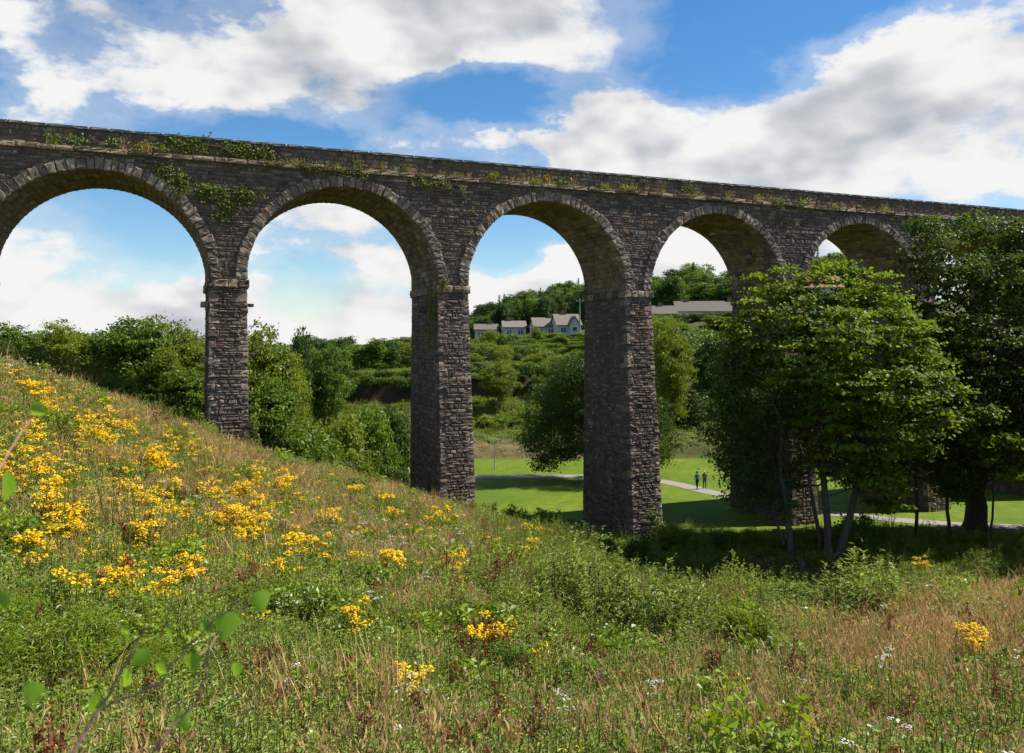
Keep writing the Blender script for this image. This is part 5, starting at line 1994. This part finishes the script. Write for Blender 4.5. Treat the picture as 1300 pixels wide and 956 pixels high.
def rail_fence(x0, x1, y, label):
    n = max(2, int(round((x1 - x0) / 2.4)))
    f = empty('rail_fence', (x0, y, gz(x0, y)), 0, label, 'fence')
    xs = np.linspace(x0, x1, n + 1)
    zs = height(xs, np.full(n + 1, y)) - gz(x0, y)
    for x, z in zip(xs, zs):
        s = Soup()
        s.tube([(0, 0, -.3), (0, 0, 1.12)], .035, 6, .5)
        o = obj('post', s.mesh('post', M_STEEL), f)
        o.location = (x - x0, 0, z)
    for hh in (.55, 1.08):
        s = Soup()
        s.tube(np.column_stack([xs - x0, np.full(n + 1, -.05), zs + hh]), .028, 6, .5)
        obj('rail', s.mesh('rail', M_STEEL), f)


rail_fence(-8.0, 10.5, 106.4, 'grey pipe rail fence on the dry bank behind the lamp post')
rail_fence(20.0, 30.0, 106.6, 'grey pipe rail fence beyond the lawn right of the third pier')

bx_, by_ = lawn_pt(1034, 646)
lb = empty('lifebuoy_station', (bx_, by_, gz(bx_, by_)), R(15), 'yellow lifebuoy box on a post among the forked trunks', 'lifebuoy box')
M_YBOX = simple('yellow_plastic', (0.75, 0.42, 0.02), .4, .5, .06, 4)
s = Soup()
s.tube([(0, 0, -.2), (0, 0, 1.7)], .05, 7, .5)
obj('post', s.mesh('post', M_WOOD), lb)
s = Soup()
ang = np.linspace(0, 2 * np.pi, 21)[:-1]
ring = np.column_stack([.36 * np.cos(ang), np.zeros(20), 1.75 + .42 * np.sin(ang)])
V = np.vstack([ring + (0, -.16, 0), ring + (0, .04, 0), ring * (.8, 1, 1) + (0, -.22, .0)])
V[40:, 2] = 1.75 + (V[40:, 2] - 1.75) * .8
k = np.arange(20)
k1 = (k + 1) % 20
s.add(V, [np.stack([k, k1, 20 + k1, 20 + k], 1), np.stack([k, k1, 40 + k1, 40 + k], 1)], .5)
s.f.setdefault(20, []).append(np.arange(40, 60)[None])
s.t.setdefault(20, []).append(np.array([.5]))
s.f[20].append(np.arange(20, 40)[None])
s.t[20].append(np.array([.5]))
obj('buoy_box', s.mesh('buoy_box', M_YBOX), lb)


# ------------------------------------------------------------------ two walkers on the path
def person(x, y, heading, shirt, trousers, hair, hat, label, stride=.16, skin=(.42, .25, .17), pack=False):
    V, E, Rr = [], [], []

    def v(p, rad, parent=None):
        V.append(p)
        Rr.append(rad)
        if parent is not None:
            E.append((parent, len(V) - 1))
        return len(V) - 1
    pel = v((0, 0, .93), (.15, .11))
    wst = v((0, .01, 1.08), (.135, .10), pel)
    chs = v((0, .0, 1.28), (.165, .11), wst)
    shl = v((0, -.01, 1.42), (.12, .085), chs)
    nk = v((0, .0, 1.50), (.055, .055), shl)
    hd = v((0, .015, 1.58), (.072, .088), nk)
    tp = v((0, .01, 1.68), (.075, .09), hd)
    nose = v((0, .105, 1.595), (.014, .014), hd)
    for sx_ in (-1, 1):
        ear = v((sx_ * .078, .0, 1.60), (.014, .02), hd)
        sw = sx_ * stride
        sh = v((sx_ * .175, -.01, 1.40), (.058, .058), shl)
        el = v((sx_ * .235, -.03 - sw * .35, 1.14), (.043, .043), sh)
        wr = v((sx_ * .235, .08 - sw * .5, .93), (.029, .029), el)
        pm = v((sx_ * .230, .10 - sw * .5, .86), (.022, .034), wr)
        for k, (fx, fl) in enumerate(((-.026, .062), (-.009, .075), (.009, .072), (.024, .058))):
            f1 = v((sx_ * .226, .10 - sw * .5 + fx, .82), (.009, .009), pm)
            v((sx_ * .215, .105 - sw * .5 + fx, .82 - fl), (.008, .008), f1)
        t1 = v((sx_ * .205, .135 - sw * .5, .85), (.010, .010), pm)
        v((sx_ * .195, .15 - sw * .5, .81), (.009, .009), t1)
        hp = v((sx_ * .09, 0, .86), (.095, .10), pel)
        kn = v((sx_ * .095, .03 + sw * .6, .49), (.062, .062), hp)
        an = v((sx_ * .095, sw * 1.25 - .03, .10), (.042, .042), kn)
        hl = v((sx_ * .095, sw * 1.25 - .05, .045), (.045, .04), an)
        v((sx_ * .105, sw * 1.25 + .15, .04), (.042, .03), hl)
    me = bpy.data.meshes.new('person')
    me.from_pydata(V, E, [])
    tmp = bpy.data.objects.new('person_skeleton', me)
    COL.objects.link(tmp)
    md = tmp.modifiers.new('skin', 'SKIN')
    for k, sv in enumerate(me.skin_vertices[0].data):
        sv.radius = Rr[k]
        sv.use_root = (k == 0)
    sd = tmp.modifiers.new('sub', 'SUBSURF')
    sd.levels = sd.render_levels = 2
    dg = bpy.context.evaluated_depsgraph_get()
    ev = bpy.data.meshes.new_from_object(tmp.evaluated_get(dg))
    bpy.data.objects.remove(tmp)
    for m_ in (shirt, trousers, MSKIN(skin), M_SHOE):
        ev.materials.append(m_)
    for p in ev.polygons:
        c = p.center
        p.use_smooth = True
        if c.z < .095:
            p.material_index = 3
        elif c.z > 1.475:
            p.material_index = 2
        elif abs(c.x) > .17 and c.z < 1.2:
            p.material_index = 2
        elif c.z < .97:
            p.material_index = 1
        else:
            p.material_index = 0
    o = obj('person', ev)
    o.location = (x, y, gz(x, y) + .03)
    o.rotation_euler = (0, 0, heading)
    tag(o, label, 'person', 'walkers on the park path')
    bm = bmesh.new()
    bmesh.ops.create_uvsphere(bm, u_segments=14, v_segments=10, radius=1)
    for q in bm.verts:
        q.co = Vector((q.co.x * .094, q.co.y * .108 - .012, q.co.z * .085 + 1.675))
        if q.co.z < 1.66 and q.co.y > .02:
            q.co.z = 1.665
    hm = bpy.data.meshes.new('hair')
    bm.to_mesh(hm)
    bm.free()
    hm.materials.append(hair)
    for p in hm.polygons:
        p.use_smooth = True
    obj('hat' if hat else 'hair', hm, o)
    if hat:
        s = Soup()
        a = np.linspace(-1.2, 1.2, 9)
        V = np.vstack([np.column_stack([.09 * np.sin(a), .06 + .03 * np.cos(a), np.full(9, 1.675)]), np.column_stack([.095 * np.sin(a), .10 + .07 * np.cos(a), np.full(9, 1.655)])])
        s.add(V, np.array([(k, k + 1, 10 + k, 9 + k) for k in range(8)]), .5)
        obj('peak', s.mesh('peak', hair), o)
    if pack:
        bm = bmesh.new()
        bmesh.ops.create_cube(bm, size=1)
        for q in bm.verts:
            q.co = Vector((q.co.x * (.26 if q.co.z < 0 else .2), q.co.y * .14 - .19, q.co.z * .40 + 1.24))
        bmesh.ops.bevel(bm, geom=bm.edges[:], offset=.04, segments=2, affect='EDGES')
        hm = bpy.data.meshes.new('backpack')
        bm.to_mesh(hm)
        bm.free()
        hm.materials.append(M_PACK)
        obj('backpack', hm, o)


def MSKIN(c):
    return MATS.get('skin') or simple('skin', c, .6, .3, .08, 20)


M_SHOE = simple('shoe', (0.06, 0.05, 0.045), .7, .3, .2, 20)
M_BLUE = simple('blue_shirt', (0.02, 0.16, 0.55), .8, .2, .15, 10)
M_NAVY = simple('dark_trousers', (0.012, 0.016, 0.035), .85, .2, .2, 10)
M_BLACK = simple('black_top', (0.022, 0.02, 0.024), .85, .2, .2, 10)
M_DKGREY = simple('grey_trousers', (0.07, 0.06, 0.055), .85, .2, .2, 10)
M_HAIR = simple('dark_hair', (0.02, 0.014, 0.01), .7, .3, .2, 20)
M_CAP = simple('pale_cap', (0.55, 0.55, 0.56), .8, .2, .1, 10)
M_PACK = simple('backpack_grey', (0.20, 0.17, 0.17), .8, .2, .15, 10)
px_, py_ = lawn_pt(885, 621.5)
person(px_, py_, R(12), M_BLUE, M_NAVY, M_HAIR, False, 'person in bright blue top and dark trousers walking on the path', .14)
px_, py_ = lawn_pt(894.5, 621)
person(px_, py_, R(-6), M_BLACK, M_DKGREY, M_CAP, True, 'person in black top and pale cap with a backpack on the path', -.12, pack=True)


# ------------------------------------------------------------------ single plants of the foreground
def willow_mound(seed):
    r = np.random.default_rng(seed)
    A = Soup()
    for k in range(120):
        a, e = r.random() * 6.283, math.sqrt(r.random())
        B = Soup()
        stem_leaves(B, 1, 24, (1.0 - .45 * e * e) * 3.0, .1, .34, .3, r, .12, stemw=.02)
        A.add(np.concatenate(B.v) + np.array([e * 1.7 * math.cos(a), e * 1.7 * math.sin(a), 0]), [np.concatenate(B.f[q]) for q in sorted(B.f)][0], np.concatenate(B.t[sorted(B.f)[0]]))
    W = Soup()
    for k in range(20):
        a, e = r.random() * 6.283, math.sqrt(r.random()) * 1.5
        W.tube([(e * math.cos(a), e * math.sin(a), -.2), (e * math.cos(a), e * math.sin(a), 1.6)], [.03, .015], 4, .5, cap=False)
    return A.mesh('crown', G_HERB), W.mesh('trunk', TWIG, True), 3.0, 3.8


PROTO['feather'] = []
for cm_, tm_, h_, w_ in PROTO['gorse']:
    cm_ = cm_.copy()
    cm_.materials[0] = G_LEAFY
    PROTO['feather'].append((cm_, tm_, h_, w_))
PROTO['willowherb'] = [willow_mound(1), willow_mound(2)]


def near_bushes():
    r = np.random.default_rng(3)
    for kd, c, w_, wpx, hpx, lb in (('bush_light', 952, 842, 96, 84, 'bright green rounded bush low in the meadow'), ('bush_light', 700, 880, 70, 60, 'small leafy bush near the bottom middle'),
                                    ('feather', 70, 905, 230, 150, 'feathery dark green shrub in the bottom left corner'), ('feather', 175, 890, 150, 100, 'feathery shrub just right of the corner shrub'),
                                    ('feather', 10, 850, 130, 110, 'feathery green shrub at the left edge of the meadow'), ('bush_light', 150, 820, 130, 80, 'leafy green bramble bush above the feathery shrubs'),
                                    ('bush_light', 40, 790, 120, 70, 'light green bramble bush at the left edge'), ('bush', 650, 880, 80, 70, 'dark leafy dock bush at the bottom middle'),
                                    ('willowherb', 745, 790, 150, 120, 'pale grey-green willowherb mound before the third pier'), ('willowherb', 1105, 795, 150, 105, 'pale willowherb bush before the sycamore'),
                                    ('willowherb', 932, 785, 80, 84, 'upright leafy willowherb clump beside the hollow'), ('willowherb', 845, 822, 150, 110, 'grey-green leafy mound in the middle right'),
                                    ('willowherb', 690, 750, 80, 60, 'grey-green mound left of the pale willowherb mound'), ('willowherb', 1180, 775, 70, 60, 'slender willowherb clump beside the tall dry grass'),
                                    ('bush', 1010, 795, 170, 50, 'low dark bramble thicket before the willowherb'), ('bush_light', 450, 890, 110, 70, 'leafy green bush at the bottom, left of middle')):
        p = hit(c, w_)
        if p is None:
            continue
        cm, tm, H, Wd = PROTO[kd][r.integers(len(PROTO[kd]))]
        o = empty('meadow_bush', (p[0], p[1], p[2] - .05), r.random() * 6.28, lb, 'bush')
        sw = wpx * p[1] / FPX / Wd
        o.scale = (sw, sw, hpx * p[1] / FPX / H)
        obj('crown', cm, o)
        obj('trunk', tm, o)


near_bushes()


def pink_plant(c, w_, s, label, seed, n=5):
    r = np.random.default_rng(seed)
    p = hit(c, w_)
    A, B = Soup(), Soup()
    tips = stem_leaves(A, n, 22, 1.3, .4, .14, .28, r, .2, stemw=.012)
    o = obj('pink_flowering_plant', multi('pink_flowering_plant', [(A, G_HERB)]))
    o.location = p - (0, 0, .05)
    o.scale = (s, s, s)
    tag(o, label, 'flower')
    for t_ in tips:
        B = Soup()
        k = r.uniform(0, 1, 26)
        P = t_ + np.column_stack([r.normal(size=26) * .035, r.normal(size=26) * .035, .28 * k - .04])
        V, F, tt = leaf_arrays(P, r.normal(size=(26, 3)), r.uniform(.04, .07, 26), r, .8)
        B.add(V, F, tt)
        obj('flower_spike', B.mesh('flower_spike', F_PURP), o)


pink_plant(1015, 745, 1.1, 'pink flowering willowherb at the foot of the pale leaning trunk', 1)
pink_plant(1048, 748, 1.0, 'pink flowering willowherb right of the pale leaning trunk', 2)
pink_plant(935, 752, .8, 'pink flowering willowherb at the edge of the hollow', 3, 3)
pink_plant(752, 690, .9, 'pink flowering weed before the third pier', 4, 4)


def purple_ball():
    r = np.random.default_rng(8)
    p = hit(766, 858, .62)
    A = Soup()
    tips = stem_leaves(A, 1, 8, .62, .05, .09, .3, r, .1, stemw=.006)
    o = obj('purple_ball_flower', multi('purple_ball_flower', [(A, G_LEAFY)]))
    o.location = p
    tag(o, 'single pale purple ball-shaped flower near the bottom edge', 'flower')
    n = 260
    d = r.normal(size=(n, 3))
    d /= np.linalg.norm(d, axis=1)[:, None]
    B = Soup()
    V, F, tt = leaf_arrays(tips[0] + d * .062 * r.uniform(.75, 1, n)[:, None], r.normal(size=(n, 3)), r.uniform(.018, .03, n), r, .5, axis=d)
    B.add(V, F, tt)
    obj('flower_head', B.mesh('flower_head', F_PURP), o)


purple_ball()


def brushwood():
    r = np.random.default_rng(12)
    p = at(950, 725, 55.5)
    x, y = p[0], p[1]
    root = empty('brushwood_heap', (x, y, gz(x, y)), 0, 'tangle of dead brown sticks in the dark hollow', 'brushwood')
    for k in range(3):
        S = Soup()
        for _ in range(60):
            a = np.array([r.normal() * 1.6 + (k - 1) * 1.6, r.normal() * .9, abs(r.normal()) * .45])
            dv = np.array([r.normal(), r.normal() * .6, r.normal() * .35])
            S.tube(wiggle(a, a + dv * r.uniform(.5, 1.2), 5, .08, r), np.linspace(.025, .006, 5), 4, r.random(), cap=False)
        o = obj('stick_tangle', S.mesh('stick_tangle', TWIG), root)
        tag(o, kind='stuff')


brushwood()


# ------------------------------------------------------------------ birch sprig close to the lens
def birch_sprig():
    r = np.random.default_rng(19)
    gx, gy = -.62, 1.15
    g0 = np.array([gx, gy, gz(gx, gy) - .05])
    root = empty('young_birch', g0, 0, 'blurred young birch sprig with heart-shaped leaves close to the lens', 'sapling')

    def tw(pts, r0, r1):
        S = Soup()
        P = np.array(pts) - g0
        t = np.linspace(0, 1, len(P))
        tt = np.linspace(0, 1, 16)
        Q = np.column_stack([np.interp(tt, t, P[:, j]) for j in range(3)]) + r.normal(size=(16, 3)) * .002
        S.tube(Q, np.linspace(r0, r1, 16), 6, .5)
        obj('twig', S.mesh('twig', TWIG_RED), root)
    d = 1.25
    tw([g0, at(60, 1000, 1.2), at(140, 880, d), at(185, 798, d)], 0.0047, 0.0017)
    tw([at(130, 900, d), at(200, 868, d), at(235, 825, d), at(300, 760, d)], 0.0023, 0.0010)
    tw([at(140, 1010, 1.2), at(245, 900, d), at(262, 866, d), at(266, 800, d)], 0.0022, 0.0010)
    tw([at(252, 890, d), at(264, 850, d), at(280, 800, d)], 0.0014, 0.0008)
    tw([at(-60, 1000, 1.2), at(-40, 830, d), at(-20, 760, d), at(-12, 640, d), at(-4, 600, d), at(38, 532, d + .2)], 0.0031, 0.0013)
    tw([at(255, 830, d), at(300, 790, d + .1), at(330, 742, d + .1)], 0.0013, 0.0008)
    out = [(0, -.5), (.30, -.42), (.46, -.18), (.40, .06), (.22, .34), (0, .62), (-.22, .34), (-.40, .06), (-.46, -.18), (-.30, -.42)]
    for c, w_, s, ang, dd in ((287, 795, 44, 2.9, d), (262, 798, 26, 3.6, d), (244, 841, 30, 3.2, d), (178, 836, 30, 2.2, d), (205, 850, 26, 4.2, d), (330, 764, 34, 3.3, d + .1), (8, 617, 46, 2.8, d), (48, 520, 26, 4.3, d + .2), (2, 762, 30, 3.5, d),
                              (160, 862, 30, 2.6, d), (300, 850, 22, 3.0, d), (215, 805, 18, 3.9, d), (120, 895, 34, 2.2, d), (230, 915, 30, 3.6, d), (160, 800, 16, 1.2, d), (40, 880, 34, 2.9, d)):
        P = at(c, w_, dd) - g0
        sz = s * .8 * dd / FPX
        ca, sa = math.cos(ang), math.sin(ang)
        tilt = r.uniform(-.6, .6)
        V = [(0, 0, 0)]
        for lx_, ly_ in out:
            x_, z_ = lx_ * ca - ly_ * sa, lx_ * sa + ly_ * ca
            V.append((x_ * sz * math.cos(tilt), x_ * sz * math.sin(tilt) + .32 * sz * abs(lx_) + .15 * sz * z_ * z_, z_ * sz))
        V = np.array(V) + P
        m_ = mesh_np('leaf', V, np.array([(0, 1 + k, 1 + (k + 1) % 10) for k in range(10)]), L_BIRCH, np.full(10, r.random()), True)
        obj('leaf', m_, root)


birch_sprig()


# ------------------------------------------------------------------ labels of look-alikes: tell them apart by their order from the left
ORD = ['first', 'second', 'third', 'fourth', 'fifth', 'sixth', 'seventh', 'eighth', 'ninth', 'tenth', 'eleventh', 'twelfth', 'thirteenth', 'fourteenth', 'fifteenth', 'sixteenth', 'seventeenth', 'eighteenth', 'nineteenth']
TENS = {2: 'twent', 3: 'thirt', 4: 'fort', 5: 'fift', 6: 'sixt', 7: 'sevent', 8: 'eight', 9: 'ninet'}


def ordinal(n):
    if n <= 19:
        return ORD[n - 1]
    a, b = divmod(n, 10)
    return TENS[a] + ('ieth' if b == 0 else 'y-' + ORD[b - 1])


def order_labels():
    by = {}
    for o in COL.objects:
        if o.parent is None and 'group' in o and 'label' in o:
            by.setdefault(o['label'], []).append(o)
    for lab, os_ in by.items():
        if len(os_) < 2:
            continue
        os_.sort(key=lambda o: o.location.x / max(o.location.y, .1))
        for k, o in enumerate(os_):
            o['label'] = f'{lab}, {ordinal(k + 1)} from the left'


order_labels()
